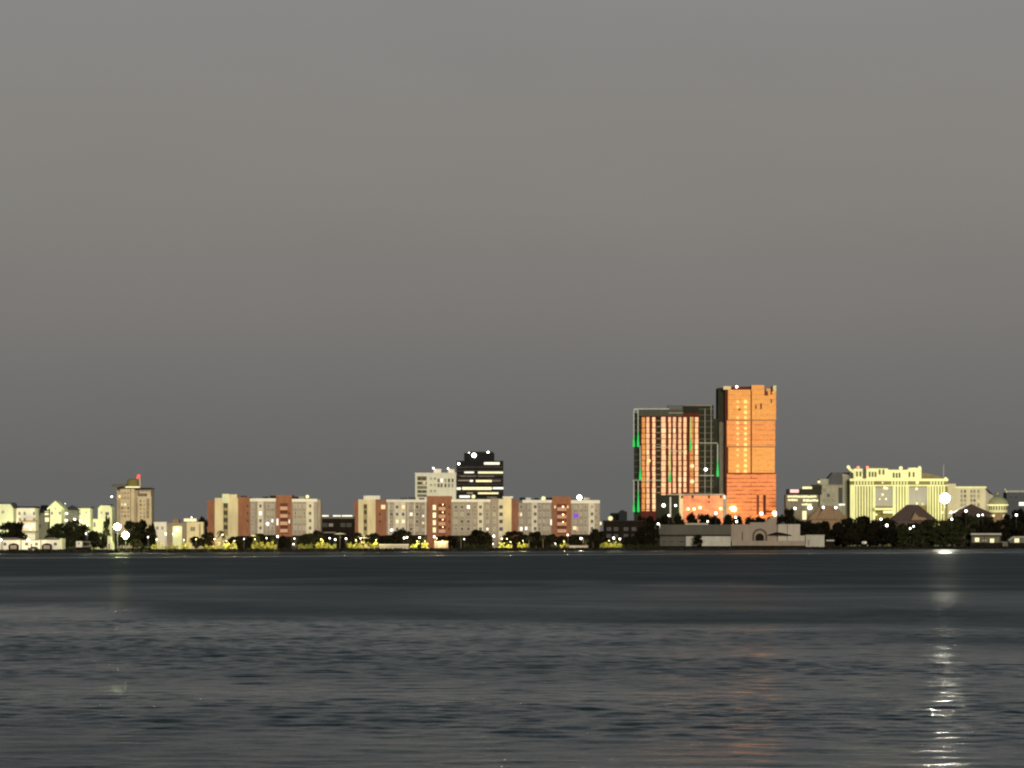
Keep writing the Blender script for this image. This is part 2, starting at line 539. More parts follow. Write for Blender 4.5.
# tan tower block
t = Thing('tower_block', 'tan apartment tower with a domed drum and a dish-shaped roof plate, red beacon on top', 'building', 131, 1750)
t.box('wall', 'tower_tan_dark', 116, 120.4, 488, y0=3, y1=20)
t.box('wall', 'tower_tan', 120.4, 130, 488.6, y0=0, y1=18)
t.box('wall', 'tower_tan', 131.2, 134.6, 488.2, y0=-0.8, y1=18)
t.box('stair_slot', 'tower_tan_dark', 130, 131.2, 489, y0=0.8, y1=18)
t.box('wall', 'tower_tan_dark', 134.6, 138.2, 490, y0=0.6, y1=18)
t.box('wall', 'tower_tan', 136.4, 149.6, 489.4, y0=5, y1=20)
t.box('front_wing', 'tower_tan', 138.2, 152.2, 497, y0=-3, y1=5)
t.box('front_wing_parapet', 'white_wall', 138.0, 152.4, 496.6, 497.2, -3.2, 5.1)
t.box('roof_plate', 'roof_dark', 117, 150.5, 487.8, 488.6, -1.2, 19)
t.prism('dish', 'slab_grey', [(111.5, 484), (125, 484), (125, 486), (121, 486.6), (116.5, 487.6), (110.5, 486.2)], 3, 15)
b = MB()
xc, zb = t.lx(131), t.lz(488)
s_ = t.d / FOC
b.lathe(xc, 8, [(6.6 * s_, zb), (7.0 * s_, zb + 1.6 * s_), (6.2 * s_, zb + 1.8 * s_), (6.1 * s_, zb + 6.5 * s_), (5.2 * s_, zb + 8.6 * s_), (2.5 * s_, zb + 9.6 * s_)], 24)
b.build('drum', 'hotel_wall', t.o)
MB().lathe(xc, 8, [(7.6 * s_, zb + 0.1), (7.8 * s_, zb + 0.6), (7.2 * s_, zb + 0.9)], 24).build('drum_lights', 'band_yellow', t.o)
MB().tube([(t.lx(138.6), 6, t.lz(488)), (t.lx(138.2), 6, t.lz(477.6))], 0.35).build('beacon_mast', 'tower_tan', t.o)
for c, r, q in ((137.2, 475.8, 0.9), (136.0, 477.6, 0.5)):
    t.lamp(c, r, q, 'beacon_red', 6, 'beacon')
t.lamp(111.2, 496.6, 0.62, 'lamp_small', 2, 'wall_lamp')
MB().tube([(t.lx(111.2), 2.2, t.lz(496.6) - 0.3), (t.lx(116.5), 4, t.lz(496.8))], 0.12).build('lamp_arm', 'pole_grey', t.o)
t.grid((122.2, 125.2, 128.2), (493, 498, 504.5, 508, 512, 516), 1.0, 1.2, 0, {(122.2, 504.5): 'win_warm', (125.2, 504.5): 'win_white'}, 'tower_tan', 0.75)
t.lamp(119.3, 496.4, 0.95, 'win_warm', 2.4, 'wall_lamp')
t.grid((141.4, 145), (501, 505, 509, 513, 517), 0.9, 1.2, -3, {}, 'tower_tan', 0.8)
t.grid((148.6,), (500.5, 504.5, 508.5, 512.5, 516.5), 1.0, 1.6, -3, {}, 'hotel_wall', 1.0)
t.box('stair_glass', 'glass_brown', 136.5, 138.1, 503, 517, 0.5, 0.58)
t.box('roof_unit', 'glass_brown', 139, 146, 493.4, 497, -1, 4)

# low lit building between the tower block and the first apartment block
t = Thing('clubhouse', 'low yellow-lit building of several pale blocks, left of the brick and cream apartment block', 'building', 178, 1600)
t.box('wall', 'white_wall', 154, 166.6, 522, y0=-0.4, y1=12)
t.box('wall', 'taupe', 166.6, 187, 523, y0=0.6, y1=12)
t.box('wall', 'cream', 187, 203.4, 522, y0=-0.8, y1=12)
t.box('entrance_wall', 'cream_green', 172.6, 182, 526, y0=0.0, y1=0.55)
t.box('roof_unit', 'hip_brown', 172.4, 178.4, 519.4, 523, 2, 8)
t.box('roof_sign', 'band_yellow', 184, 196.4, 518.6, 521.4, -0.5, 0)
t.box('side_bay', 'band_dim', 199.2, 201, 524, 537, -0.92, -0.803)
for c in (157.5, 162.5):
    t.window(c, 528, 1.3, 1.8, -0.4, 'pane_curtain', 'white_trim')
t.window(193, 529, 2.4, 2.2, -0.8, 'pane_curtain', 'cream')
t.lamp(177, 529.5, 0.8, 'lamp_yellow', -1.2, 'wall_lamp')
t.lamp(173.8, 534, 0.4, 'lamp_yellow', -1.2, 'wall_lamp')
t.lamp(191.6, 517.4, 0.35, 'lamp_small', -0.3, 'lamp', stem=518.6)


# ================================================================== apartment blocks
def brick_balconies(t, p0, p1, rows, y, lit=False):
    t.box('balcony_shade_panel', 'brick_dark', p0, p1, rows[0] - 5.0, rows[-1] + 3, y - 0.10, y - 0.004)  # dark panel proud of the wall, standing for shade inside the recesses
    for r in rows:
        b = t.box('balcony', 'balcony_pink', p0 + 0.1, p1 - 0.1, r - 1.6, r + 1.9, y - 1.7, y - 0.15)
        rail = MB()
        z = t.lz(r - 1.6)
        rail.box(t.lx(p0 + 0.1), t.lx(p1 - 0.1), y - 1.68, y - 1.60, z + 0.25, z + 0.33)
        for k in range(7):
            x = t.lx(p0 + 0.2 + (p1 - p0 - 0.4) * k / 6)
            rail.box(x - 0.025, x + 0.025, y - 1.66, y - 1.62, z + 0.003, z + 0.25)
        rail.build('rail', 'dark_metal', b)
        if lit:
            t.lamp((p0 + p1) / 2 + 0.8, r - 4.0, 0.2, 'lamp_warm', y - 0.9, 'balcony_lamp')


def pilasters(t, pxs, py0, y, w=0.7, m='grey_light'):
    for p in pxs:
        x = t.lx(p)
        w_ = max(w, 0.62)
        MB().box(x - w_ / 2, x + w_ / 2, y - 0.32, y - 0.003, 0, t.lz(py0)).build('pilaster', m, t.o)


DD = 1605
t = Thing('apartment_block', 'leftmost apartment block, brick and grey with a broad cream stair tower at one end', 'building', 264, DD)
t.box('brick_wall', 'brick', 207.4, 215, 500.5, y0=-0.5, y1=15)
t.box('stair_tower', 'cream', 215, 238.2, 498, y0=-1.4, y1=14)
t.box('penthouse', 'cream', 222.4, 237, 494.4, 498, 0, 9)
t.box('stair_slot', 'stair_panel', 223.4, 228.4, 503, 536, -1.47, -1.404)
t.grid((225.9,), (505.6, 512.8, 520, 527.2), 2.0, 2.3, -1.47, {}, 'stair_panel', 0)
t.box('tower_cap', 'cream_green', 222.6, 229.4, 494.0, 503, -1.9, -1.404)
t.box('brick_wall', 'brick', 238.2, 250, 497, y0=-0.6, y1=15)
t.box('grey_wall', 'grey_wall', 250, 276, 501.5, y1=15)
t.box('parapet', 'white_trim', 249.6, 276, 498.4, 501.5, -0.55, 0.3)
t.box('brick_wall', 'brick', 276, 292, 495, y0=-0.8, y1=15)
t.box('grey_wall', 'grey_wall', 292, 317.2, 501.8, y1=15)
t.box('grey_wall', 'grey_wall', 317.2, 320.4, 499.5, y0=1.5, y1=13)
t.box('parapet', 'white_trim', 291.8, 317.2, 498.9, 501.8, -0.55, 0.3)
for c in (258.3, 262.7, 306.8, 313.4):
    pilasters(t, (c,), 501.6, 0, 0.55, 'grey_light')
t.box('window_strip', 'grey_light', 258.8, 262.2, 501.6, y0=-0.16, y1=-0.003)
t.box('window_strip', 'grey_light', 307.3, 312.8, 501.9, y0=-0.16, y1=-0.003)
pilasters(t, (251.4, 254.2, 266.4, 270.2, 274.6), 501.6, 0, 0.45, 'taupe_light')
pilasters(t, (293.6, 297.2, 302.2, 315.8), 501.9, 0, 0.45, 'taupe_light')
RW = (506, 513.3, 520.7, 528)
t.grid((260.5,), RW, 1.3, 1.8, -0.16, {(260.5, 513.3): 'win_white'}, 'white_trim', 0.1)
t.grid((310.2,), RW, 1.3, 1.8, -0.16, {}, 'white_trim', 0.2)
t.grid((252.8, 268.3, 272.4), RW, 0.8, 1.6, 0, {(272.4, 520.7): 'win_white'}, 'grey_light', 0.8)
t.grid((295.4, 299.8, 304.4), RW, 0.8, 1.6, 0, {}, 'grey_light', 0.85)
brick_balconies(t, 280.4, 288, (508.2, 515.8, 523.2, 530.6), -0.8)
for c, r, m in ((247.8, 506, 0), (247.8, 513.3, 0), (247.8, 520.7, 0), (289.6, 513.3, 0), (289.4, 521.5, 1)):
    t.window(c, r, 0.7, 1.4 if not m else 2.0, -0.6 if c < 260 else -0.8, 'win_white' if m else 'pane_dark', 'brick', 0.12)
t.window(277.6, 522, 0.9, 3.4, -0.8, 'win_white', 'white_trim', 0.12)
t.lamp(267.6, 523.8, 0.75, 'lamp_small', -0.7, 'wall_lamp')
t.lamp(307.2, 496.6, 0.95, 'win_yellow', 1.2, 'lamp', stem=499)
t.box('roof_unit', 'roof_dark', 262, 267, 496.6, 499, 4, 9)
t.box('roof_unit', 'roof_dark', 269.4, 275, 495.6, 499, 3, 8)
t.box('roof_unit', 'roof_dark', 292.4, 297, 496.6, 499.5, 4, 9)
t.box('roof_unit', 'hotel_side', 298.6, 304, 496.4, 499.5, 3, 8)
t.box('roof_unit', 'roof_dark', 240, 245.6, 495.8, 498, 3, 8)
t.box('ground_floor_shade', 'dark_wall', 238.4, 249.8, 536, None, -0.95, -0.6 - 0.004)  # dark strips put the shade of the ground-floor arcade into the wall colour
t.box('ground_floor_shade', 'dark_wall', 250.2, 275.8, 535, None, -0.6499999999999999, -0.3 - 0.004)
t.box('ground_floor_shade', 'dark_wall', 276.2, 291.8, 536.5, None, -1.35, -1.0 - 0.004)
t.box('ground_floor_shade', 'dark_wall', 292.2, 317, 535.5, None, -0.6499999999999999, -0.3 - 0.004)

t = Thing('apartment_block', 'middle and longest apartment block with a column of lit windows beside glowing orange balconies', 'building', 436, DD)
t.box('brick_wall', 'brick', 354, 358.4, 501, y0=-0.5, y1=15)
t.box('stair_tower', 'cream', 358.4, 375.6, 499.4, y0=-1.2, y1=14)
t.box('penthouse', 'white_wall', 363.6, 380, 495.6, 499.4, 0, 9)
t.box('stair_slot', 'stair_panel', 363.6, 367.4, 504, 535, -1.27, -1.204)
t.grid((365.5,), (506.6, 512.2, 521.5, 528.5), 1.5, 2.1, -1.27, {}, 'stair_panel', 0)
t.box('brick_wall', 'brick', 375.6, 386.4, 500.4, y0=-0.6, y1=15)
t.box('grey_wall', 'grey_wall', 386.4, 427, 502.2, y1=15)
t.box('parapet', 'white_wall', 386.4, 427, 499.6, 502.2, -0.55, 0.3)
t.box('brick_wall', 'brick', 427, 451.4, 496, y0=-0.9, y1=15)
t.box('grey_wall', 'grey_wall', 451.4, 490.4, 502, y1=15)
t.box('parapet', 'white_trim', 451.4, 490.4, 499.3, 502, -0.55, 0.3)
t.box('grey_wall', 'grey_wall', 490.4, 498.6, 498.4, y0=-0.5, y1=15)
t.box('window_strip', 'grey_light', 498.6, 503.4, 499, y0=-0.3, y1=14)
t.box('stair_tower', 'cream', 503.4, 511.4, 498, y0=-1.1, y1=14)
t.box('end_penthouse', 'white_wall', 502.6, 513, 496.4, 498, 0, 8)
RB = (507, 514.2, 521.5, 529)
pilasters(t, (388.8, 394.2, 400.2, 408.0, 414.4, 425.6), 502.4, 0, 0.5, 'grey_light')
t.box('window_strip', 'grey_light', 395.2, 405.8, 502.3, y0=-0.14, y1=-0.003)
lit = {(403.2, 507): 'win_warm', (411.2, 514.2): 'win_white', (397.2, 521.5): 'win_yellow', (403.2, 521.5): 'win_yellow',
       (423.2, 516): 'win_white', (391.2, 507): 'pane_curtain'}
t.grid((397.2, 403.2), RB, 1.4, 1.7, -0.14, lit, 'white_trim', 0.1)
t.grid((391.4, 411.2, 417.2), RB, 1.4, 1.7, 0, lit, 'grey_light', 0.3)
t.grid((423.2,), (507, 516, 523, 530), 0.9, 1.1, 0, {(423.2, 516): 'win_white', (423.2, 523): 'win_warm'}, 'grey_light', 0.9)
t.lamp(391.6, 530, 0.7, 'lamp_small', -0.8, 'wall_lamp')
t.window(383.2, 507, 2.0, 2.0, -0.6, 'win_warm', 'white_trim', 0.15)
t.grid((380,), (514.2, 521.5), 0.8, 1.3, -0.6, {}, 'brick', 0.1)
for r in (507.5, 515.2, 522.6, 530):
    t.window(434.4, r, 1.5, 2.5, -0.9, 'win_yellow', 'white_trim', 0.15)
brick_balconies(t, 438.6, 445.6, (508.6, 516.2, 523.6, 531), -0.9, True)
t.grid((449.3,), RB, 0.7, 1.3, -0.9, {}, 'brick', 0)
pilasters(t, (453.6, 458.8, 465, 471.6, 484.8, 489.4), 502.2, 0, 0.5, 'taupe_light')
t.box('window_strip', 'grey_light', 477.6, 483.4, 502.1, y0=-0.14, y1=-0.003)
lit = {(468.4, 507): 'win_white', (488, 529): 'win_white', (480.6, 529): 'win_warm'}
t.grid((455.8, 462, 468.4), RB, 1.4, 1.7, 0, lit, 'grey_light', 0.3)
t.grid((475,), RB, 0.9, 1.4, 0, {}, 'grey_light', 0.5)
t.grid((480.5,), RB, 1.5, 1.8, -0.14, lit, 'white_trim', 0.1)
t.grid((487.4,), RB, 0.9, 1.3, 0, {(487.4, 529): 'win_white'}, 'grey_light', 0.8)
t.grid((494.4,), RB, 0.9, 1.3, -0.5, {}, 'grey_light', 0.9)
t.grid((501,), RB, 1.8, 1.9, -0.3, {}, 'grey_light', 0)
t.box('roof_unit', 'slate', 400, 406, 497.4, 499.8, 4, 9)
t.box('roof_unit', 'slate', 408, 415, 496.8, 499.8, 3, 9)
t.box('roof_unit', 'slate', 418.6, 424, 497.8, 499.8, 5, 9)
t.box('ground_floor_shade', 'dark_wall', 375.8, 386.2, 535.5, None, -0.95, -0.6 - 0.004)  # arcade shade at the foot of the block, as dark wall colour
t.box('ground_floor_shade', 'dark_wall', 386.6, 426.8, 535, None, -0.6499999999999999, -0.3 - 0.004)
t.box('ground_floor_shade', 'dark_wall', 436.5, 451.2, 537, None, -1.25, -0.9 - 0.004)
t.box('ground_floor_shade', 'dark_wall', 451.6, 490.2, 535.5, None, -0.6499999999999999, -0.3 - 0.004)
t.lamp(473.4, 496.6, 1.05, 'band_yellow', 0.5, 'lamp', stem=499.3)

t = Thing('apartment_block', 'rightmost apartment block with one purple lit window and four pale balconies in its brick bay', 'building', 555, DD)
t.box('brick_wall', 'brick', 511.6, 518.4, 499.6, y0=-0.7, y1=15)
t.box('grey_wall', 'grey_wall', 518.4, 552, 502.8, y1=15)
t.box('parapet', 'white_trim', 522.4, 552, 500, 502.8, -0.55, 0.3)
t.box('brick_wall', 'brick', 552, 571, 496.4, y0=-0.9, y1=15)
t.box('grey_wall', 'grey_wall', 571, 600, 503.4, y1=15)
t.box('parapet', 'white_trim', 571, 599.8, 500.2, 503.4, -0.55, 0.3)
RC = (506.8, 514, 521.4, 528.6)
t.box('window_strip', 'grey_light', 531.4, 537.4, 502.9, y0=-0.16, y1=-0.003)
t.box('window_strip', 'grey_light', 588.4, 594.6, 503.5, y0=-0.16, y1=-0.003)
pilasters(t, (519.6, 524.6, 527.8, 541.6, 546.6, 549.8), 502.9, 0, 0.45, 'taupe_light')
pilasters(t, (572.4, 578.8, 583.4, 587.2, 597.8), 503.5, 0, 0.45, 'taupe_light')
t.grid((521.4,), (506.8, 521.4), 1.0, 1.5, 0, {}, 'grey_light', 0.4)
t.window(520.4, 514.4, 1.5, 1.6, 0, 'win_warm', 'white_trim')
t.window(520.6, 528.8, 1.8, 1.8, 0, 'win_white', 'white_trim')
t.window(526.4, 528.4, 1.3, 1.6, 0, 'win_white', 'white_trim')
t.grid((535.2,), RC, 1.4, 1.8, -0.16, {}, 'white_trim', 0.15)
t.grid((529.6, 539.6, 544.2, 548.2), RC, 0.8, 1.5, 0, {}, 'grey_light', 0.85)
t.window(551.0, 522.2, 0.7, 3.0, -0.02, 'win_white', 'white_trim', 0.12)
brick_balconies(t, 557, 566.4, (509, 516.6, 523.8, 530.8), -0.9, False)
for r in (506.8, 514.6, 522):
    t.lamp(563, r, 0.32, 'lamp_warm', -2.0, 'balcony_lamp')
t.window(555, 507, 0.7, 1.4, -0.9, 'win_warm', 'brick', 0.12)
t.window(567.8, 507, 0.7, 1.4, -0.9, 'win_warm', 'brick', 0.12)
t.window(576, 515.6, 2.5, 2.6, 0, 'win_purple', 'grey_light', 0.15)
t.window(574.6, 528, 1.7, 1.7, 0, 'win_warm', 'white_trim', 0.15)
t.window(577.0, 529, 0.9, 1.9, -0.02, 'bay_amber', 'white_trim', 0.15)
t.grid((592,), RC, 1.4, 1.8, -0.16, {}, 'white_trim', 0.2)
t.grid((575.4,), (507.4, 521.8), 0.9, 1.5, 0, {}, 'grey_light', 0.85)
t.grid((581, 585.4, 596.6), RC, 0.8, 1.5, 0, {}, 'grey_light', 0.85)
t.box('roof_unit', 'roof_dark', 519.6, 525, 497.4, 500, 3, 8)
t.box('roof_unit', 'steel_pale', 526, 531, 497.6, 500, 4, 8)
t.box('roof_unit', 'roof_dark', 534.4, 538.6, 498, 500, 3, 7)
t.box('roof_unit', 'roof_dark', 546, 552, 497.6, 500, 3, 8)
t.box('roof_unit', 'hotel_side', 584, 590, 497.4, 500.2, 3, 8)
t.box('ground_floor_shade', 'dark_wall', 518.6, 551.8, 535, None, -0.6499999999999999, -0.3 - 0.004)  # dark colour stands for the shaded arcade under this block
t.box('ground_floor_shade', 'dark_wall', 552.2, 570.8, 536.5, None, -1.35, -1.0 - 0.004)
t.box('ground_floor_shade', 'dark_wall', 571.2, 599.8, 534.5, None, -0.6499999999999999, -0.3 - 0.004)
t.lamp(543.4, 498.4, 1.2, 'win_yellow', 0.8, 'lamp', stem=500)
t.lamp(579.4, 497.4, 1.25, 'lamp_white', 0.8, 'lamp', stem=500.2)

# low dark buildings
t = Thing('low_building', 'low dark building with a strip of white lamps along its roof, between two apartment blocks', 'building', 338, 1590)
t.box('wall', 'dark_wall', 319, 353.6, 518.6, y1=12)
t.box('roof', 'slab_grey', 318, 353.8, 516.6, 518.6, -0.8, 12.5)
for a, b_ in ((320.6, 328.6), (333, 341), (342, 352.4)):
    t.box('roof_lamp_strip', 'band_white', a, b_, 515.2, 516.5, -0.5, 0.2)
t.box('canopy', 'taupe', 322, 336, 532, 533, -3, 0)
t.grid((325, 331, 343, 349), (525,), 2.0, 1.4, 0, {}, 'dark_metal', 0.3)

t = Thing('low_building', 'dark flat-roofed building right of the last apartment block, yellow lamp on its roof corner', 'building', 620, 1572)
t.box('wall', 'dark_wall', 604, 643, 521.4, y1=12)
t.box('roof_edge', 'roof_dark', 603.4, 643.6, 520.4, 521.4, -0.5, 12.5)
t.grid((609, 616, 626, 634), (529, 536), 1.8, 1.3, 0, {}, 'dark_metal', 0)
t.lamp(610.4, 518.4, 1.25, 'win_yellow', -0.2, 'lamp', stem=520.4)
t.lamp(599.8, 523.4, 1.0, 'win_yellow', -0.6, 'wall_lamp')
MB().tube([(t.lx(599.8), -0.6, t.lz(523.4)), (t.lx(604.4), 0.2, t.lz(523.4))], 0.12).build('lamp_arm', 'dark_metal', t.o)

t = Thing('distant_building', 'pale grey building far behind the dark flat-roofed building, left of the unfinished tower', 'building', 622, 2000)
t.box('wall', 'slab_grey', 611, 624, 513, y1=14)
t.box('wall', 'museum_pale', 619, 627, 511.4, y0=-1, y1=10)
t.box('roof_unit', 'taupe_light', 620.6, 624.6, 510.2, 511.4, 2, 6)
t.grid((613.5, 617), (516, 519), 1.4, 1.2, 0, {}, 'slab_grey', 0.6)

# pale building and dark office tower behind the middle block
t = Thing('office_building', 'pale green-white building behind the apartment blocks, left of the dark office tower', 'building', 436, 1800)
t.box('wall', 'office_pale', 415.2, 456, 473.6, y1=18)
t.box('roof_edge', 'white_trim', 414.8, 456.4, 472.8, 473.8, -0.5, 18.5)
t.box('balcony_bay', 'glass_brown', 417.2, 426.8, 476.2, 497, -0.1, -0.004)
for r in (480.6, 484.8, 489, 493.2):
    t.box('balcony_slab', 'office_pale', 417, 426.9, r, r + 1.1, -0.9, -0.11)
t.grid((419.4, 424.2), (478.6, 483, 487.2, 491.2), 1.5, 1.3, -0.1, {(424.2, 483): 'win_warm'}, 'hotel_wall', 0.4)
t.grid((438.6, 441.6, 445.4, 449, 452.6), (480.4, 485.4), 1.2, 2.2, 0, {(441.6, 480.4): 'win_white'}, 'office_pale', 0.5)
t.grid((431, 435), (478.6, 485, 491), 1.2, 1.4, 0, {}, 'office_pale', 0.9)
t.box('roof_unit', 'white_trim', 433.6, 441, 468.8, 472.8, 4, 10)
t.box('roof_unit', 'white_trim', 447.8, 454.4, 469, 472.8, 4, 10)
t.lamp(433.2, 468, 0.6, 'lamp_small', 3, 'lamp', stem=472.8)
t.lamp(448, 468.4, 0.55, 'lamp_small', 3, 'lamp', stem=472.8)

t = Thing('office_tower', 'dark office tower with broken bands of lit yellow windows', 'building', 480, 1850)
t.box('body', 'office_dark', 456.6, 503.2, 460.8, y1=24)
t.box('penthouse', 'office_dark', 464, 494.2, 452.8, 460.8, 3, 20)
t.box('penthouse_top', 'slab_dark', 470, 493, 451.4, 452.8, 5, 17)
for r in (466.4, 470.2, 474.6, 478.6, 483.6, 491, 498):
    t.box('sill_band', 'office_band', 456.2, 503.6, r, r + 1.4, -0.35, -0.004)


def band(p0, p1, r, h, m):
    h *= 1.22
    t.box('window_band', m, p0, p1, r - h / 2, r + h / 2, -0.16, -0.004)


for p0, p1, r, h, m in ((484, 499.6, 463.4, 1.9, 'band_white'), (464.4, 474, 472.2, 1.6, 'band_white'), (478, 503, 472.0, 2.4, 'band_yellow'),
                        (475.8, 491.8, 480.4, 2.6, 'band_yellow'), (469.8, 473, 480.4, 2.2, 'band_white'),
                        (455.2, 460.8, 488.6, 2.0, 'band_white'), (462.2, 491.8, 488.4, 2.2, 'band_yellow'), (492.8, 503.4, 488.2, 1.7, 'band_white'),
                        (478, 498.4, 492.9, 1.9, 'band_yellow'), (466.8, 473, 493, 1.5, 'band_dim'), (459.4, 470, 496.6, 1.9, 'band_white'),
                        (458, 470, 480.2, 1.5, 'band_dim'), (460, 476, 475.9, 1.0, 'band_dim'), (478, 494, 475.9, 1.0, 'band_dim'), (459, 466, 467.4, 0.8, 'band_dim'),
                        (492.6, 500.8, 480.6, 1.6, 'glass_brown'), (487, 497, 497.4, 1.2, 'glass_brown')):
    band(p0, p1, r, h, m)
for c, r, q, s in ((474, 455.2, 1.9, None), (469, 453.0, 0.75, 453.6), (488, 452.2, 0.9, 452.8), (458.8, 463.8, 0.95, None)):
    t.lamp(c, r, q, 'lamp_small', -0.4 if s is None and r > 460 else (2.2 if s is None else 4), 'lamp', stem=s)

# ================================================================== unfinished towers
DT = 1800
t = Thing('unfinished_tower', 'unfinished tower with vertical strips of orange-lit bays and thin green-lit hoist masts', 'building', 672, DT)
t.box('core', 'slab_dark', 669, 714.6, 404.6, y0=9, y1=24)
t.box('roof_house', 'dark_metal', 668, 683, 405, 416, 4, 9)
t.box('floor_stack', 'red_oxide', 641, 699.4, 413, y0=0.4, y1=9)
t.box('crown_band', 'tower_slab', 638, 683, 409.6, 416, -0.1, 0.4)
t.box('crown_rim', 'steel_pale', 633.8, 669, 408.6, 409.3, -1.2, -0.6)
t.box('crown_rim', 'taupe_light', 668.5, 683, 412.6, 413.4, -1.0, -0.5)
t.box('roof_rim', 'taupe', 684, 712.6, 404.4, 405.4, 8, 8.9)
for py in range(408, 512, 6):
    b = MB().box(t.lx(699.4), t.lx(714.4), 7.4, 9, t.lz(py + 1.1), t.lz(py))
    b.build('floor_slab', 'tower_slab', t.o)
t.box('column', 'concrete', 705.2, 706.2, 408, None, 7.2, 7.6)
t.box('column', 'concrete', 711.4, 712.4, 405.4, None, 7.2, 7.6)
t.box('rear_wing', 'slab_dark', 714.6, 719, 418, None, 12, 24)
t.box('open_bay', 'slab_dark', 656.4, 660.6, 417, 512, 0.2, 0.39)
for py in range(420, 512, 6):
    t.box('floor_edge', 'hip_brown', 656.4, 660.6, py, py + 1.2, -0.1, 0.19)
t.box('rear_floors', 'slab_dark', 634.6, 641, 413, None, 2, 9)
for py in range(418, 512, 6):
    t.box('rear_slab', 'tower_slab', 634.4, 640.9, py, py + 1.0, 1.4, 1.99)

bays = [(641.6, 645.4, 'bay_amber', 511), (646.2, 649.6, 'bay_orange', 511), (652.2, 655.6, 'bay_orange', 511), (661.2, 665.8, 'bay_orange', 496),
        (668.3, 671, 'bay_orange', 494), (672.7, 676, 'bay_orange', 493), (678.3, 681.4, 'bay_orange', 494), (683.4, 686.6, 'bay_orange', 492),
        (689.6, 693.6, 'bay_amber', 493), (694.8, 698.4, 'bay_orange', 492)]
rb = random.Random(5)
for p0, p1, m, pb in bays:
    b, hots = MB(), []
    py = 417.0
    k = 0
    while py < pb:
        e = min(py + 5.0, pb)
        b.box(t.lx(p0) + rb.uniform(0, 0.25), t.lx(p1) - rb.uniform(0, 0.25), -0.25, 0.38, t.lz(e), t.lz(py) - rb.uniform(0, 0.25))
        if rb.random() < 0.12 and m != 'bay_amber':
            hots.append((py, e))
        py += 5.45
    ob = b.build('lit_bay', m, t.o)
    for q0, q1 in hots:
        MB().box(t.lx(p0) + 0.3, t.lx(p1) - 0.3, -0.34, -0.254, t.lz(q1) + 0.2, t.lz(q0) - 0.4).build('bright_opening', 'bay_bright', ob)
for c, r, q, m in ((648.6, 460.8, 1.1, 'dot_yellow'), (692, 466, 1.3, 'bay_bright'), (692, 481.4, 1.3, 'bay_bright'), (706.4, 469.2, 1.15, 'lamp_small'),
                   (663.6, 505.4, 1.3, 'lamp_small'), (675.6, 505.6, 0.8, 'lamp_small')):
    t.lamp(c, r, q, m, -0.9 if c < 700 else 6.6, 'work_lamp')
t.box('lower_floors', 'slab_dark', 656, 679, 495, None, -0.6, 0.19)
t.box('lower_column', 'steel_pale', 669.6, 671, 497, None, -1.0, -0.604)

# podium
t = Thing('podium_building', 'low orange-pink podium at the foot of the strip-lit unfinished tower', 'building', 702, 1780)
t.box('wall', 'sheath_pink', 680, 723, 495.4, y1=12)
t.box('corner_wall', 'cream', 679.2, 683, 495.0, None, -0.5, 12.5)
t.box('roof_edge', 'taupe_light', 667, 724, 494.0, 495.0, -0.7, 12.8)
for c in (682, 692.6, 709, 721):
    t.window(c, 496.9, 1.0, 1.4, -0.5 if c < 683 else 0, 'pane_dark', 'red_oxide', 0.1)
t.window(709, 502, 0.7, 0.8, 0, 'pane_dark', 'red_oxide', 0.1)
t.box('stair', 'concrete', 723, 727, 496, None, 1, 8)
t.box('canopy', 'white_trim', 723.4, 725.4, 495.2, 499, -0.6, 0.4)
for c, r in ((700, 507.6), (720.6, 508.6), (688, 509), (694, 509)):
    t.lamp(c, r, 0.62, 'lamp_orange', -1.0, 'work_lamp')


# hoist masts of the strip-lit tower
def mast(label, px, top, bot, g0, y, foot=None, arm=None, lime=False):
    """lattice mast from row top to row bot, green tube lights from g0 down to bot, optional tie bar"""
    d = DT + y
    h = Thing('hoist_mast', label, 'hoist', px, d, wz(foot if foot else bot, d * slant(672)), 'green-lit hoist masts on the unfinished tower', 672)
    b = MB()
    w = 0.24
    z1 = h.lz(top)
    for sx in (-1, 1):
        for sy in (-1, 1):
            b.box(sx * w - 0.06, sx * w + 0.06, sy * w - 0.06, sy * w + 0.06, 0, z1)
    n = max(2, int(z1 / 1.5))
    for k in range(n + 1):
        z = z1 * k / n
        b.box(-w + 0.061, w - 0.061, -w - 0.05, -w + 0.05, max(0, z - 0.06), z + 0.055)
    b.build('lattice', 'steel_pale', h.o)
    zb, zg = h.lz(bot), h.lz(g0)
    MB().tube([(0, -0.45, zg), (0, -0.45, (zg + z1) / 2), (0, -0.45, z1 - 0.2)], [0.24, 0.2, 0.14], 6).build('pale_tube', 'tube_lime' if lime else 'tube_pale', h.o)
    MB().tube([(0, -0.5, zb + 0.05), (0, -0.5, zb + 0.3 * (zg - zb)), (0, -0.5, zg)], [0.85, 0.7, 0.22], 8).build('green_tube', 'tube_green', h.o)
    if arm:
        for (a0, a1, r) in arm:
            MB().box(h.lx(a0), h.lx(a1), -0.35, 0.05, h.lz(r) - 0.22, h.lz(r) + 0.22).build('tie_bar', 'tube_pale', h.o)


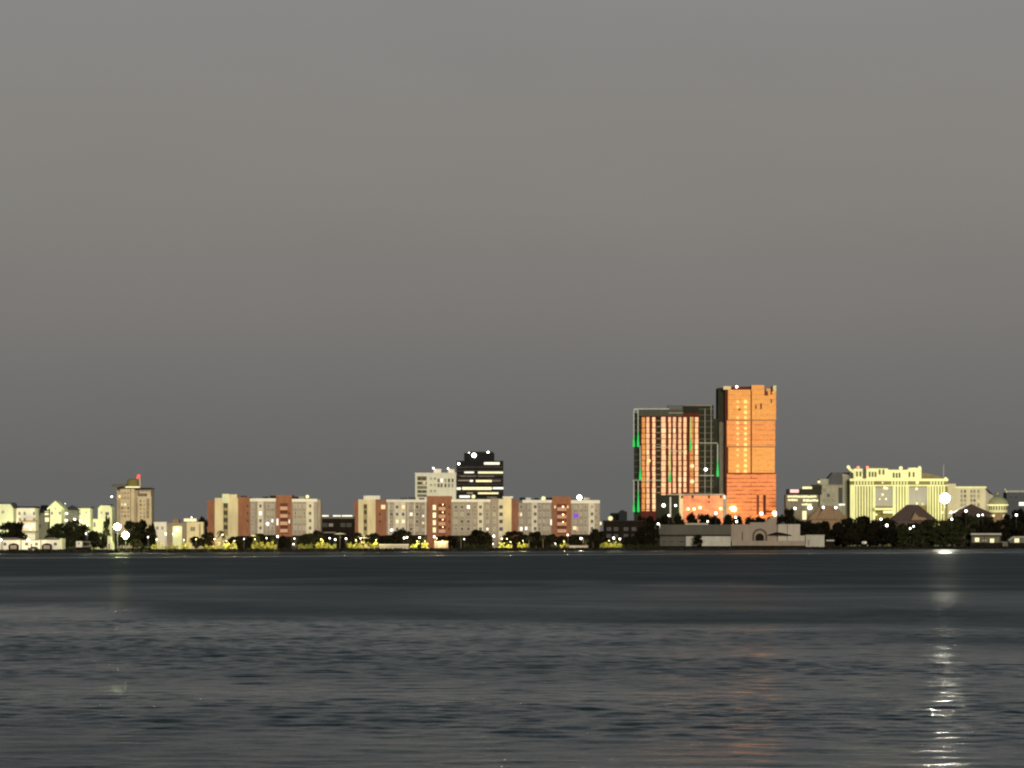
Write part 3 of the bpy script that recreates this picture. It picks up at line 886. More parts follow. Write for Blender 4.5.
mast('upper outermost green-lit mast at the left edge of the strip-lit tower', 633.8, 410, 447, 436, -3.0)
mast('upper green-lit mast just inside the left edge of the strip-lit tower', 638.0, 410, 447, 432, -3.2, arm=[(634, 638, 409.6)])
mast('lower outermost green-lit mast at the left edge, above the dark trees', 633.8, 481, 512, 502, -3.0, arm=[(632.6, 634, 480.6)])
mast('lower thick green mast inside the left edge, above the dark trees', 638.2, 481, 512, 492, -3.2)
mast('half-height green-lit mast beside the first orange strip, ending at a cross bar', 640.2, 446, 479.6, 468, -3.8, arm=[(633, 662, 480.2)])
mast('green-lit mast over the middle orange strips, above the podium roof', 669.8, 449, 482, 469, -4.2, arm=[(653, 669.8, 447.2), (669.8, 685, 451.2)], lime=True)
mast('short lime-green mast high on the right orange strips', 690.6, 417, 450, 438, -4.2, lime=True)
mast('green-lit mast on the dark right side of the strip-lit tower, beside the solid orange tower', 717.6, 444, 476.6, 461, 3.0, arm=[(699.4, 717.6, 443), (699, 714, 475.6)])

# solid orange tower
t = Thing('unfinished_tower', 'tallest tower, clad in solid orange sheathing with two columns of glowing dots', 'building', 751, DT)
t.box('core', 'slab_dark', 718.6, 730, 387.4, 421, 6, 26)
t.box('core', 'slab_grey', 720, 730, 421, None, 8, 26)
t.box('side_wall', 'red_oxide', 725.2, 728.2, 390, None, 2, 7)
t.box('upper_left_face', 'sheath_top', 728.0, 750.6, 389.6, 420.2, 0, 20)
t.box('upper_right_face', 'sheath_top', 751.8, 776, 391.4, 420.2, 0, 20)
t.box('joint', 'red_oxide', 750.6, 751.8, 389.6, None, 0.5, 19)
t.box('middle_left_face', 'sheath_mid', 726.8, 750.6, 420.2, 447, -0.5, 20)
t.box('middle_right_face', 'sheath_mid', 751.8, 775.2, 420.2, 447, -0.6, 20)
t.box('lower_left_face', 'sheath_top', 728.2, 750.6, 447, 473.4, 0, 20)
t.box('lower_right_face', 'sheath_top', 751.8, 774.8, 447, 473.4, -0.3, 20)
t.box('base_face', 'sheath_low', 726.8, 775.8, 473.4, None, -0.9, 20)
t.box('floor_joint', 'red_oxide', 726.6, 775.6, 472.9, 474.0, -1.0, -0.904)
t.box('floor_joint', 'hip_brown', 727.4, 775.4, 419.8, 420.7, -0.8, -0.604)
t.box('floor_joint', 'hip_brown', 727.4, 775.4, 446.4, 447.3, -0.8, -0.604)
t.box('parapet', 'cream', 723.2, 731, 386.2, 389.6, -0.6, 8)
t.box('parapet', 'sheath_top', 751.4, 764.2, 385.2, 391.4, -0.5, 18)
t.box('parapet', 'cream', 773, 776.2, 385.6, 391.4, -0.5, 18)
t.box('parapet', 'sheath_top', 766.4, 770.6, 388.6, 391.4, 1, 10)
t.box('roof_house', 'red_oxide', 731, 751, 386.4, 389.6, 3, 14)
t.box('notch', 'brick_dark', 764.4, 768, 391.2, 395.6, -0.1, -0.004)
t.box('notch', 'brick_dark', 770.4, 772, 391.2, 394.6, -0.1, -0.004)
t.box('opening', 'brick_dark', 755.2, 756.6, 404.8, 408.8, -0.12, -0.004)
t.box('opening', 'brick_dark', 760.2, 761.8, 403.4, 409, -0.12, -0.004)
t.box('opening', 'brick_dark', 770.6, 771.9, 399, 403.2, -0.12, -0.004)
t.box('opening', 'brick_dark', 738.6, 740.2, 408.4, 410.4, -0.12, -0.004)
t.box('tall_opening', 'brick_dark', 756.6, 759, 495, 514.6, -1.05, -0.904)
t.box('tall_opening', 'red_oxide', 763, 765.8, 495, 514.6, -1.05, -0.904)
t.box('sill_ledge', 'red_oxide', 765.8, 775.6, 511, 512.6, -1.3, -0.904)
t.lamp(737, 386.6, 0.9, 'lamp_small', 2, 'work_lamp', stem=389.6)
py = 401.6
k = 0
while py < 472:
    face = 0 if (py < 420 or py > 447) else -0.5
    for c, q, m in ((737.6, 0.85, 'dot_amber'), (745.4, 1.05, 'dot_yellow')):
        if not (c < 740 and k in (2, 11)):
            t.lamp(c, py, q * rb.uniform(0.82, 1.1), m, face - 0.35, 'work_lamp')
    py += 5.35
    k += 1
for c, r, q in ((733.4, 509, 1.6), (761, 513.6, 0.9), (774, 513, 1.2), (731, 508.2, 0.9)):
    t.lamp(c, r, q, 'lamp_orange', -3, 'work_lamp')
MB().tube([(t.lx(733.8), -3, 0), (t.lx(733.4), -3, t.lz(509) - 1.5)], 0.15).build('lamp_post', 'pole_grey', t.o)

# ================================================================== museum and taupe building on the point
t = Thing('long_building', 'long low grey building on the shore with a wide fascia over a pale wall', 'building', 694, 1540)
t.box('fascia', 'museum_grey', 659.4, 731, 524.6, 534.6, -1.0, 14)
t.box('roof_light', 'museum_pale', 685, 708.6, 523.2, 524.6, 1, 8)
t.box('wall', 'museum_grey', 660, 686, 534.6, y0=0.2, y1=13)
t.box('pale_wall', 'museum_pale', 686, 730.6, 536.2, y0=-0.3, y1=13)
t.box('plinth', 'dark_wall', 659.8, 730.4, 546.0, None, -0.6, 13.2)
t.box('soffit', 'roof_dark', 659.6, 730.8, 534.6, 536.2, -0.7, 12)
t.grid((665, 672, 682), (541.6,), 2.2, 0.9, 0.2, {}, 'museum_grey', 0)
t.grid((704, 721), (541,), 1.6, 1.3, -0.3, {}, 'museum_pale', 0.4)

t = Thing('arched_building', 'taupe waterfront building with a large round arch and a sloping roof rising to the right', 'building', 766, 1536)
A = [(731, None), (731, 524.4), (750, 524.4), (750, 522.4), (776.4, 522.4), (776.4, None)]
t.prism('wall', 'taupe', A, 0, 12)
t.prism('sloping_roof', 'taupe', [(764.6, 522.4), (777, 522.4), (777, 515.6), (774.6, 515.2)], 2, 11)
t.box('gap_wall', 'glass_brown', 776.4, 778, 524.6, None, 1.2, 11)
t.box('end_wall', 'taupe_light', 778, 800, 524.2, None, -0.3, 12)
t.box('end_joint', 'dark_wall', 787, 787.5, 524.3, None, -0.36, -0.304)
t.box('plinth', 'taupe', 731.4, 804.6, 540.8, None, -3.2, -0.62)
t.box('plinth_foot', 'dark_wall', 731, 805, 545.6, None, -3.5, -3.204)
t.box('low_wall', 'taupe_light', 800, 805, 535.6, None, 0, 10)
ring, hole = [], []
ca, ra = 759.8, 7.6
b = MB()
x0, z0 = t.lx(ca), t.lz(540.9)
s_ = t.d / FOC
ro, ri = 7.4 * s_, 5.6 * s_
zc = t.lz(536.0)
vs, fs = [], []
N = 22
pts = [(-ro, z0)] + [(-ro * math.cos(math.pi * k / N), zc + ro * math.sin(math.pi * k / N)) for k in range(N + 1)] + [(ro, z0)]
pti = [(-ri, z0)] + [(-ri * math.cos(math.pi * k / N), zc + ri * math.sin(math.pi * k / N)) for k in range(N + 1)] + [(ri, z0)]
for (p, q) in zip(pts, pti):
    vs += [(x0 + p[0], -0.55, p[1]), (x0 + q[0], -0.55, q[1]), (x0 + p[0], -0.002, p[1]), (x0 + q[0], -0.002, q[1])]
for k in range(len(pts) - 1):
    a, c = 4 * k, 4 * k + 4
    fs += [(a, a + 1, c + 1, c), (a + 1, a + 3, c + 3, c + 1), (a + 2, a, c, c + 2)]
b.add(vs, fs)
b.build('arch', 'hip_mauve', t.o)
hp = [(x0 + p[0], p[1]) for p in pti]
hp.reverse()
MB().prism(hp, -0.2, -0.004).build('arch_recess', 'taupe', t.o)
hp2 = [(x0 + 0.76 * p[0] - 0.1, z0 + (p[1] - z0) * 0.72) for p in pti]
hp2.reverse()
MB().prism(hp2, -0.30, -0.204).build('doorway', 'dark_wall', t.o)
t.box('slot', 'dark_wall', 742, 742.7, 532, 540.7, -0.1, -0.004)
t.lamp(775.2, 514.6, 0.75, 'lamp_orange', 1.4, 'lamp')

t = Thing('canopy', 'dark pitched canopy on posts in front of the arched taupe building', 'canopy', 779, 1529)
b = MB()
b.prism([(t.lx(767.6), t.lz(535.4)), (t.lx(767.8), t.lz(534.6)), (t.lx(776), t.lz(532.2)), (t.lx(781), t.lz(532.6)), (t.lx(791.2), t.lz(535.0)), (t.lx(791), t.lz(535.8))][::-1], -2.2, 2.2)
b.build('roof', 'dark_wall', t.o)
for c in (769.4, 775, 783, 789.6):
    x = t.lx(c)
    MB().cone(x, 0.0, 0, t.lz(534.9), 0.12, 0.1, 8).build('post', 'dark_wall', t.o)
t.box('table', 'dark_wall', 771, 774, 543.4, 544.0, -0.8, 0.8)
t.box('table', 'dark_wall', 778, 781, 543.4, 544.0, -0.8, 0.8)
for c in (772.5, 779.5):
    MB().cone(t.lx(c), 0, 0, t.lz(544.0), 0.1, 0.08, 8).build('table_leg', 'dark_wall', t.o)

t = Thing('shed', 'plain white block-shaped shed on the shore, right of the arched taupe building', 'shed', 814.6, 1528)
t.box('wall', 'museum_pale', 805.8, 824.4, 535.6, None, 0, 8)
t.box('roof', 'taupe_light', 805.4, 824.8, 534.8, 535.6, -0.3, 8.3)
t.box('door', 'taupe', 807.4, 809.6, 539.6, 545.6, -0.1, -0.004)

t = Thing('utility_cabinet', 'small white cabinet alone under the dark grove, right of the block-shaped shed', 'cabinet', 864.4, 1520)
t.box('body', 'white_wall', 862, 866.6, 541.4, 543.7, 0, 1.2)
t.box('base', 'dark_wall', 861.7, 866.9, 543.7, None, -0.1, 1.3)
t.box('door', 'museum_pale', 862.4, 864.2, 541.8, 543.5, -0.06, -0.004)
t = Thing('low_wall', 'short pale wall in the dark grass between the shed and the small white cabinet', 'wall', 830, 1524)
t.box('wall_face', 'dark_wall', 826.4, 834, 541.2, None, 0, 0.6)
t.box('coping', 'museum_pale', 826.2, 834.2, 539.8, 541.2, -0.1, 0.7)

# ================================================================== right: sign-lit building, hotel, dome
t = Thing('sign_building', 'dark building with rows of yellow lights and a pink sign beside the orange tower', 'building', 803, 1720)
t.box('wall', 'slab_grey', 786, 818.6, 494.6, y1=14)
t.box('upper_floor', 'slab_dark', 788, 822, 489, 494.6, 2, 14)
t.box('stair_tower', 'slab_dark', 813, 822.6, 484.6, 489, 4, 12)
t.box('sign', 'sign_pink', 790.4, 799, 489.4, 492.6, 1.5, 1.99)
t.box('sign', 'band_yellow', 803, 812.4, 486.6, 488.8, 2.5, 3.4)
rb2 = random.Random(3)
for r, a, b_ in ((496.6, 787.6, 817), (500.0, 788, 798), (500.4, 803, 818.4), (504.6, 801.6, 812)):
    p = a
    while p < b_:
        w_ = rb2.uniform(2.0, 3.6)
        e = min(p + w_, b_)
        t.box('light_strip', 'band_yellow', p, e - 0.35, r - rb2.uniform(0.7, 1.2), r + rb2.uniform(0.7, 1.2), -0.3, -0.004)
        p = e
t.box('lit_pillar', 'band_yellow', 802.4, 806.4, 511, 519.6, -0.6, -0.004)
t.lamp(819.4, 481.8, 0.85, 'band_yellow', 3, 'lamp', stem=484.6)
t.lamp(809.6, 507.6, 1.4, 'lamp_small', -0.8, 'wall_lamp')

t = Thing('hotel_annex', 'grey-green block with a dark mansard roof attached left of the floodlit hotel', 'building', 834, 1770, along=898)
t.box('wall', 'hotel_side', 820, 845, 485.4, y1=16)
t.box('tower', 'hotel_side', 819.6, 828.4, 479, 485.4, -0.4, 12)
t.prism('mansard_roof', 'slate', [(828.4, 485.0), (828.4, 478), (833, 472.4), (850, 472.4), (850, 485.0)], 0.5, 16)
t.box('corner_tower', 'hotel_side', 842.4, 850, 475.2, None, -0.8, 14)
t.box('corner_cap', 'taupe_light', 842, 850.4, 474.2, 476.2, -1.1, 14.2)
t.box('cornice', 'taupe', 820, 842.4, 484.6, 485.6, -0.5, -0.02)
t.box('dark_window', 'pane_dark', 838.4, 842.2, 487.6, 503.4, -0.1, -0.004)
t.grid((824, 828.4, 833), (490, 495.4, 500.6), 1.5, 1.8, 0, {}, 'hotel_side', 0.9)
t.box('roof_lamp_strip', 'band_white', 838.6, 844.8, 503.8, 505.4, -0.9, -0.82)

DH = 1760
t = Thing('hotel', 'large hotel floodlit yellow-green with tall pilasters and two dark glass recesses', 'building', 898, DH)
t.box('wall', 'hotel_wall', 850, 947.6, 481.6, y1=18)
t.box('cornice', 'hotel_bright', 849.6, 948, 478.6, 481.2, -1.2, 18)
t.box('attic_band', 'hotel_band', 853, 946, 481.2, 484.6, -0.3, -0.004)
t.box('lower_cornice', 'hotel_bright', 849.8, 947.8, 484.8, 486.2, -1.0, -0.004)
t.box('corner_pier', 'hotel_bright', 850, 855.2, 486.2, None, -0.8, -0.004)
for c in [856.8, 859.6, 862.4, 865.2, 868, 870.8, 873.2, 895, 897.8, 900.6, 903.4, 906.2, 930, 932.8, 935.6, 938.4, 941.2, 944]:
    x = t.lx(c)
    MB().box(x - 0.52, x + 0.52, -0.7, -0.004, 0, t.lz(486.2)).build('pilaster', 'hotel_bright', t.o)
for c in list(range(855, 876, 3)) + list(range(892, 910, 3)) + list(range(931, 946, 3)):
    x = t.lx(c)
    MB().box(x - 0.45, x + 0.45, -0.55, -0.304, t.lz(484.6), t.lz(481.3)).build('attic_pier', 'hotel_bright', t.o)
for a, b_, e in ((875.2, 892.8, 506.4), (908.6, 927.2, 505.6)):
    t.box('glass_recess', 'glass_grey', a, b_, 487.4, e, -0.25, -0.004)
    t.box('recess_side', 'hotel_bright', a - 1.2, a, 486.2, None, -0.8, -0.004)
    t.box('recess_side', 'hotel_bright', b_, b_ + 1.2, 486.2, None, -0.8, -0.004)
t.box('entrance_canopy', 'hotel_bright', 873.6, 893, 508, 510.2, -6, -0.9)
t.box('entrance_band', 'band_yellow', 882, 892, 511, 513.4, -6.2, -5.9)
for c, r, q in ((884.6, 488, 0.9), (886.8, 488.4, 0.7), (882.4, 494.6, 0.75), (879.6, 499.2, 0.5), (885.8, 499, 0.6), (916.4, 488.8, 0.9), (917, 482.6, 1.0), (882.4, 482.8, 0.5),
                (922.4, 504, 0.7), (916.6, 503.4, 0.6), (945.4, 478.4, 0.75)):
    t.lamp(c, r, q, 'win_yellow', -0.9, 'wall_lamp')
# penthouse floors
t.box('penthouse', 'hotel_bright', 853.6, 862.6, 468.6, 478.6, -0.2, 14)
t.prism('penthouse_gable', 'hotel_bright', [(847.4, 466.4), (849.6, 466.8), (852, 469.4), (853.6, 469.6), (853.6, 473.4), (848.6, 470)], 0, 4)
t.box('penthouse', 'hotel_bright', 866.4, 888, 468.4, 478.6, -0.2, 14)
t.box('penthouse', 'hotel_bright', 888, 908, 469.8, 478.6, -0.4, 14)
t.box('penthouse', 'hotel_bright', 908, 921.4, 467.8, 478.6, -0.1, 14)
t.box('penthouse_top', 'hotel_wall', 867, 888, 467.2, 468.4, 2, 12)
for c, r in ((857, 474), (860.4, 474), (869.6, 474.4), (872.6, 474.4), (875.4, 474.4), (879.6, 472), (883.4, 472), (893.6, 475.2), (896.6, 475.4), (899.4, 475.2), (909.4, 474.6), (913.6, 474.6)):
    t.window(c, r, 0.8, 2.7, -0.2 if c < 888 else (-0.4 if c < 908 else -0.1), 'pane_dark', 'hotel_wall', 0.12)
t.prism('side_roof', 'hotel_band', [(921.4, 478.4), (921.4, 473), (926, 473), (945, 477.6), (945, 478.4)], 1, 15)
for c, r in ((858.2, 467.4), (867.4, 467.4)):
    t.lamp(c, r, 0.85, 'beacon_pink', 0.2, 'beacon')
t.lamp(848.4, 467, 1.0, 'band_yellow', 0, 'lamp')
t.lamp(900.8, 468, 1.1, 'band_yellow', 0, 'lamp')
t.lamp(919.6, 467.4, 0.8, 'band_yellow', 0, 'lamp')
MB().tube([(t.lx(944.4), 4, t.lz(478.6)), (t.lx(944.4), 4, t.lz(464.6))], [0.16, 0.1]).build('flag_mast', 'steel_pale', t.o)
t.lamp(944.4, 463.8, 0.6, 'glass_grey', 4, 'mast_head')

t = Thing('hotel_wing', 'plain pale right-hand wing of the floodlit hotel, partly washed out by the biggest floodlight', 'building', 970, 1778, along=898)
t.box('wall', 'hotel_wing', 947, 985.6, 487.4, y1=16)
t.box('parapet', 'hotel_bright', 955, 986.4, 486.4, 488.2, -0.6, 16.3)
t.box('link_block', 'hotel_wing', 946, 956, 483.6, 487.4, 1, 12)
t.prism('stepped_end', 'taupe_light', [(985.6, None), (985.6, 489), (989, 493.4), (993.4, 495.6), (990.6, 503), (990.6, None)], -0.4, 14)
t.prism('end_roof', 'roof_dark', [(985, 488.8), (986.6, 488.8), (992.4, 493.8), (993.6, 495.4), (989, 493.6)], -0.7, 14)
t.grid((961.6, 965, 971.4, 974.4, 978.4), (491.4, 496, 500.4, 505), 1.0, 1.6, 0, {}, 'taupe_light', 0.85)
t.lamp(977.8, 501.4, 1.1, 'hotel_bright', -0.6, 'wall_lamp')

t = Thing('domed_pavilion', 'small round tower with a green dome and a lit yellow drum, right of the hotel', 'building', 999.6, 1700)
s_ = t.d / FOC
zd = t.lz(504.4)
MB().lathe(0, 8, [(10.2 * s_, zd), (10.3 * s_, zd + 1.0 * s_), (9.6 * s_, zd + 3.2 * s_), (7.6 * s_, zd + 5.6 * s_), (4.4 * s_, zd + 7.4 * s_), (1.2 * s_, zd + 8.2 * s_)], 28).build('dome', 'dome_green', t.o)
MB().lathe(0, 8, [(9.6 * s_, zd - 8 * s_), (9.6 * s_, zd - 0.01)], 28).build('drum', 'hotel_bright', t.o)
MB().lathe(0, 8, [(10.6 * s_, zd - 0.9 * s_), (10.6 * s_, zd - 0.004)], 28).build('drum_cornice', 'band_yellow', t.o)
for a in range(-64, 65, 16):
    an = math.radians(a - 90)
    x, y = 9.75 * s_ * math.cos(an), 8 + 9.75 * s_ * math.sin(an)
    MB().cone(x, y, zd - 5.6 * s_, zd - 1.6 * s_, 0.42, 0.42, 8).build('window', 'glass_brown', t.o)
MB().cone(0, 8, 0, zd - 8 * s_ - 0.01, 8.4 * s_, 8.6 * s_, 24).build('base', 'hip_brown', t.o)
t.lamp(999.2, 493.6, 1.3, 'glass_grey', 8, 'finial')
for c, r in ((1004.4, 516), (993.8, 515.6)):
    t.lamp(c, r, 0.8, 'band_yellow', 1.2, 'wall_lamp')

t = Thing('distant_building', 'grey building cut off by the right edge with a pale lit strip along its roof', 'building', 1016, 1900)
t.box('wall', 'slate', 1006.6, 1060, 492.6, y1=16)
t.box('roof_strip', 'museum_pale', 1008, 1060, 490.4, 492.4, -0.5, 15)
t.lamp(1006.4, 491.6, 0.75, 'hotel_bright', -0.3, 'roof_lamp')
t.lamp(1005, 489.6, 0.55, 'hotel_bright', -0.3, 'roof_lamp')
t.box('lit_window', 'win_white', 1019, 1026, 502.2, 505.6, -0.2, -0.004)
t.grid((1011, 1016), (497,), 1.6, 1.2, 0, {}, 'slate', 0.3)

# hip-roofed restaurants among the trees
t = Thing('pavilion', 'brown hip-roofed pavilion lit by white spotlights, in front of the grey-green annex', 'building', 829, 1660)
t.box('wall', 'hip_brown', 811, 846, 519.5, y1=12)
t.hip('roof', 'hip_brown', 808, 849, 505.6, 519.6, 8, -1, 13)
t.prism('roof_gable', 'hip_brown', [(816, 519), (824, 508), (832, 519)], -1.6, 5)
for c, r in ((810.6, 507.8), (823, 507.4), (835.4, 507.6)):
    t.lamp(c, r, 0.8, 'lamp_small', -2.2, 'spot_lamp')
    MB().tube([(t.lx(c), -2.0, t.lz(r) - 0.6), (t.lx(c), -1.4, t.lz(519.4))], 0.1).build('lamp_arm', 'pole_grey', t.o)

t = Thing('pavilion', 'large dark mauve hip-roofed house with a small pale gable, in front of the hotel', 'house', 914, 1650)
t.box('wall', 'hip_mauve', 894, 934, 519.8, y1=14)
t.hip('roof', 'hip_mauve', 891, 937, 504.6, 520, 11, -1, 15)
t.prism('front_gable', 'hip_brown', [(911, 519.4), (914.4, 512.6), (918, 516.6), (926, 518.0), (926, 519.4)], -2.0, 5)
t.box('eave', 'hip_brown', 911, 926, 519.4, 520.2, -2.3, -1.05)

t = Thing('pavilion', 'dark brown mound-roofed house behind the grove, between hotel wing and dome', 'house', 972, 1650)
t.box('wall', 'hip_mauve', 955, 990, 514, y1=12)
t.hip('roof', 'hip_mauve', 951, 994, 503.8, 514, 14, -1, 13)

t = Thing('boathouse', 'small open-sided boathouse with a flat grey roof and two lit windows, right shore', 'building', 986, 1524)
t.box('roof', 'museum_pale', 970.6, 1001, 533.2, 535.0, -1.5, 8)
t.box('roof_fascia', 'slab_dark', 970.2, 1001.4, 535.0, 536.0, -1.6, 8.1)
t.box('wall', 'slab_grey', 972, 1000, 536.0, None, 0, 7)
t.box('deck', 'dark_wall', 969.6, 1002, 542.6, None, -2.2, 7.2)
for c in (971.2, 984.4, 1000.2):
    MB().cone(t.lx(c), -1.2, 0, t.lz(536), 0.14, 0.14, 8).build('post', 'slab_grey', t.o)
t.window(977, 539.8, 2.0, 1.9, 0, 'band_yellow', 'white_trim', 0.15)
t.window(992, 540.6, 1.9, 1.9, 0, 'band_yellow', 'white_trim', 0.15)
t.window(984.5, 540.4, 2.2, 1.2, 0, 'pane_curtain', 'slab_grey', 0.15)
t.box('ramp', 'slab_grey', 1000.6, 1008, 541.4, None, 0.5, 4)

t = Thing('boathouse', 'grey sloping-roofed hut with one yellow lit window at the right edge of the shore', 'building', 1017, 1524)
t.prism('wall', 'slab_grey', [(1009.4, None), (1009.4, 540.6), (1014, 537.4), (1034, 537.4), (1034, None)], 0, 7)
t.prism('roof', 'museum_pale', [(1008.6, 541.0), (1013.6, 537.4), (1034.6, 537.4), (1034.6, 536.4), (1013.2, 536.4), (1008.2, 540)], -0.6, 7.5)
t.box('deck', 'dark_wall', 1007.6, 1035, 542.8, None, -0.7, 7.3)
t.window(1016.8, 540.4, 2.2, 1.9, 0, 'band_yellow', 'white_trim', 0.15)
t.window(1028, 540.4, 1.6, 1.4, 0, 'pane_curtain', 'white_trim', 0.15)

# ================================================================== vegetation
def leaf_quads(mb, rng, cx, cy, cz, rx, ry, rz, n, s):
    for _ in range(n):
        u = Vector((rng.gauss(0, 1), rng.gauss(0, 1), rng.gauss(0, 1)))
        u.normalize()
        q = rng.random() ** 0.45
        p = Vector((cx + u.x * rx * q, cy + u.y * ry * q, cz + u.z * rz * q))
        a = Vector((rng.gauss(0, 1), rng.gauss(0, 1), rng.gauss(0, 0.7)))
        a.normalize()
        b = a.orthogonal()
        b.rotate(Matrix.Rotation(rng.uniform(0, 6.28), 3, a))
        c = a.cross(b)
        w = s * rng.uniform(0.6, 1.3)
        b = b * w
        c = c * w * 0.6
        mb.add([p - b, p + c * 0.9, p + b, p - c], [(0, 1, 2, 3)])


def crown_mesh(seed, m, low=0.27, nb=19):
    """crown of a tree one unit tall and one unit wide, made of leaf clumps"""
    rng = random.Random(seed)
    mb = MB()
    for k in range(nb):
        a = rng.uniform(0, 6.28)
        h = rng.uniform(low, 0.89)
        lim = 0.40 * math.sqrt(max(0.12, 1 - ((h - 0.48) / 0.52) ** 2))
        r = lim * rng.uniform(0.2, 1.0)
        q = rng.uniform(0.11, 0.19)
        leaf_quads(mb, rng, r * math.cos(a), r * math.sin(a), h, q, q, q * 0.75, 80, 0.042)
    return mb.mesh('crown', m)


def trunk_mesh(seed, m):
    rng = random.Random(seed)
    mb = MB()
    mb.tube([(0, 0, 0), (0.01, 0, 0.2), (rng.uniform(-.02, .02), 0, 0.42)], [0.045, 0.032, 0.025], 8)
    for k in range(5):
        a = 6.28 * k / 5 + rng.uniform(-.4, .4)
        mb.tube([(0, 0, 0.22 + 0.03 * k), (0.12 * math.cos(a), 0.12 * math.sin(a), 0.45 + 0.03 * k), (0.26 * math.cos(a), 0.26 * math.sin(a), 0.66)],
                [0.02, 0.014, 0.006], 6)
    return mb.mesh('trunk', m)


def palm_meshes(seed):
    rng = random.Random(seed)
    t = MB()
    bx, by = rng.uniform(-.05, .05), rng.uniform(-.05, .05)
    t.tube([(0, 0, 0), (bx * .4, by * .4, .3), (bx, by, .72)], [0.04, 0.03, 0.03], 8)
    c = MB()
    nf = 22
    for k in range(nf):
        a = 6.28 * k / nf + rng.uniform(-.15, .15)
        up = rng.uniform(-0.25, 1.0)
        L = rng.uniform(0.40, 0.5)
        d = Vector((math.cos(a), math.sin(a), 0))
        s = Vector((-math.sin(a), math.cos(a), 0))
        prev = None
        for i in range(6):
            u = i / 5
            z = .72 + 0.22 * up * math.sin(min(1, u * 1.3) * 1.9) * 1.0 - 0.18 * u * u * (1.2 - .5 * up)
            p = d * (L * u) + Vector((bx, by, z))
            w = 0.075 * math.sin(0.35 + 2.5 * u)
            l, r = p + s * w - Vector((0, 0, .03 * u)), p - s * w - Vector((0, 0, .03 * u))
            if prev:
                c.add([prev[0], prev[1], p, l], [(0, 1, 2, 3)])
                c.add([prev[1], prev[2], r, p], [(0, 1, 2, 3)])
            prev = (l, p, r)
    return t.mesh('trunk', 'palm_bark'), c.mesh('crown', 'frond')


CROWN = {'leaf': [crown_mesh(s, 'leaf') for s in range(5)], 'leaf_black': [crown_mesh(s + 20, 'leaf_black') for s in range(5)],
         'bushy': [crown_mesh(s + 40, 'leaf', 0.12, 26) for s in range(5)], 'bushy_black': [crown_mesh(s + 60, 'leaf_black', 0.12, 26) for s in range(5)]}
TRUNK = [trunk_mesh(s, 'bark') for s in range(3)]
PALM = [palm_meshes(s + 50) for s in range(4)]
rt = random.Random(21)


def tree(px, ptop, wpx, d, label, group=None, kind='leaf', name='tree', base=None):
    r = bpy.data.objects.new(name, None)
    C.objects.link(r)
    z = GZ if base is None else base
    d *= slant(px)
    r.location = (wx(px, d), d, z)
    hgt = wz(ptop, d) - z
    w = wpx / FOC * d
    tag(r, label, 'palm' if name == 'palm_tree' else ('shrub' if name == 'shrub' else 'tree'), group)
    if name == 'palm_tree':
        a, b = rt.choice(PALM)
        hgt *= 1.12
    else:
        a, b = rt.choice(TRUNK), rt.choice(CROWN[kind])
        w *= 1.2
    for nm, me in (('trunk', a), ('crown', b)):
        o = bpy.data.objects.new(nm, me)
        C.objects.link(o)
        o.parent = r
    r.rotation_euler.z = rt.uniform(0, 6.28)
    r.scale = (w, w, hgt)
    return r


# left end
tree(11, 519.6, 26, 1560, 'big round dark tree before the two leftmost pale houses, above the low white building', kind='bushy_black')
tree(17, 521, 16, 1566, 'smaller dark tree against the right side of the big round dark tree', kind='bushy_black')
tree(52, 521.6, 22, 1562, 'dark tree directly below the pointed gable of the pale green house')
tree(68, 519.6, 34, 1568, 'broad dark tree below the house with round white lamps', kind='leaf')
tree(84, 523, 24, 1566, 'dark tree hiding the lower right corner of the slanted-edge pale house', kind='bushy_black')
tree(68, 533, 24, 1545, 'low green lit tree right of the brightest lamp on the low white building')
tree(94, 530, 18, 1548, 'dark tree behind the small white kiosk and its shelter', kind='bushy_black')
tree(103, 533, 14, 1546, 'dark low tree left of the narrow pale shed', kind='bushy_black')
tree(107, 512.8, 8, 1590, 'thin dark tree in front of the tall chamfered pale house')
tree(133, 519.6, 22, 1600, 'olive tree at the foot of the tan tower block, right of the twin floodlights')
tree(144, 518.6, 20, 1605, 'dark olive tree under the front wing of the tan tower block', kind='bushy_black')
tree(152, 522, 10, 1590, 'narrow dark tree between the tan tower block and the yellow-lit clubhouse', kind='bushy_black')
tree(122, 532, 14, 1560, 'low lit tree behind the twin floodlights')
tree(136, 538, 13, 1545, 'low olive shrub-like tree right of the twin floodlights')
tree(203, 515.4, 10, 1595, 'dark tree top between the clubhouse roof sign and the first brick wall', kind='bushy_black')

# row before the apartment blocks
SH = 'trees and palms along the lit promenade'


def tr(px, top, w, label, kind='leaf_black', d=1545):
    kind = kind.replace('leaf', 'bushy')
    tree(px, top, w * 1.12, d, label, SH, kind)


def pl(px, top, w, label, d=1538):
    tree(px, top, w, d, label, SH, name='palm_tree')


tr(207, 531.6, 13, 'dark tree at the left foot of the leftmost brick wall, beside a white lamp')
tr(196, 536, 12, 'dark low tree below the yellow block of the clubhouse')
pl(221.6, 530.4, 12, 'brightly lit palm in front of the cream stair tower of the leftmost apartment block')
tr(231, 536.4, 13, 'dark low tree right of the brightly lit palm')
tr(240, 535.6, 9, 'dark round tree at the left foot of the second brick wall')
tr(248, 536.4, 10, 'dark round tree at the right foot of the second brick wall')
tr(263, 533.4, 20, 'broad dark tree below the left grey section of the leftmost block')
pl(257, 534.6, 8, 'palm left of the broad dark tree under the left grey section')
tr(284, 535, 11, 'dark tree below the four pale balconies of the leftmost block')
pl(273, 536, 9, 'palm between the broad dark tree and the tall white lamp')
tr(309, 533.2, 22, 'leafy dark tree below the right grey section of the leftmost block', kind='leaf')
tr(319, 529.4, 12, 'taller dark tree at the right end of the leftmost block')
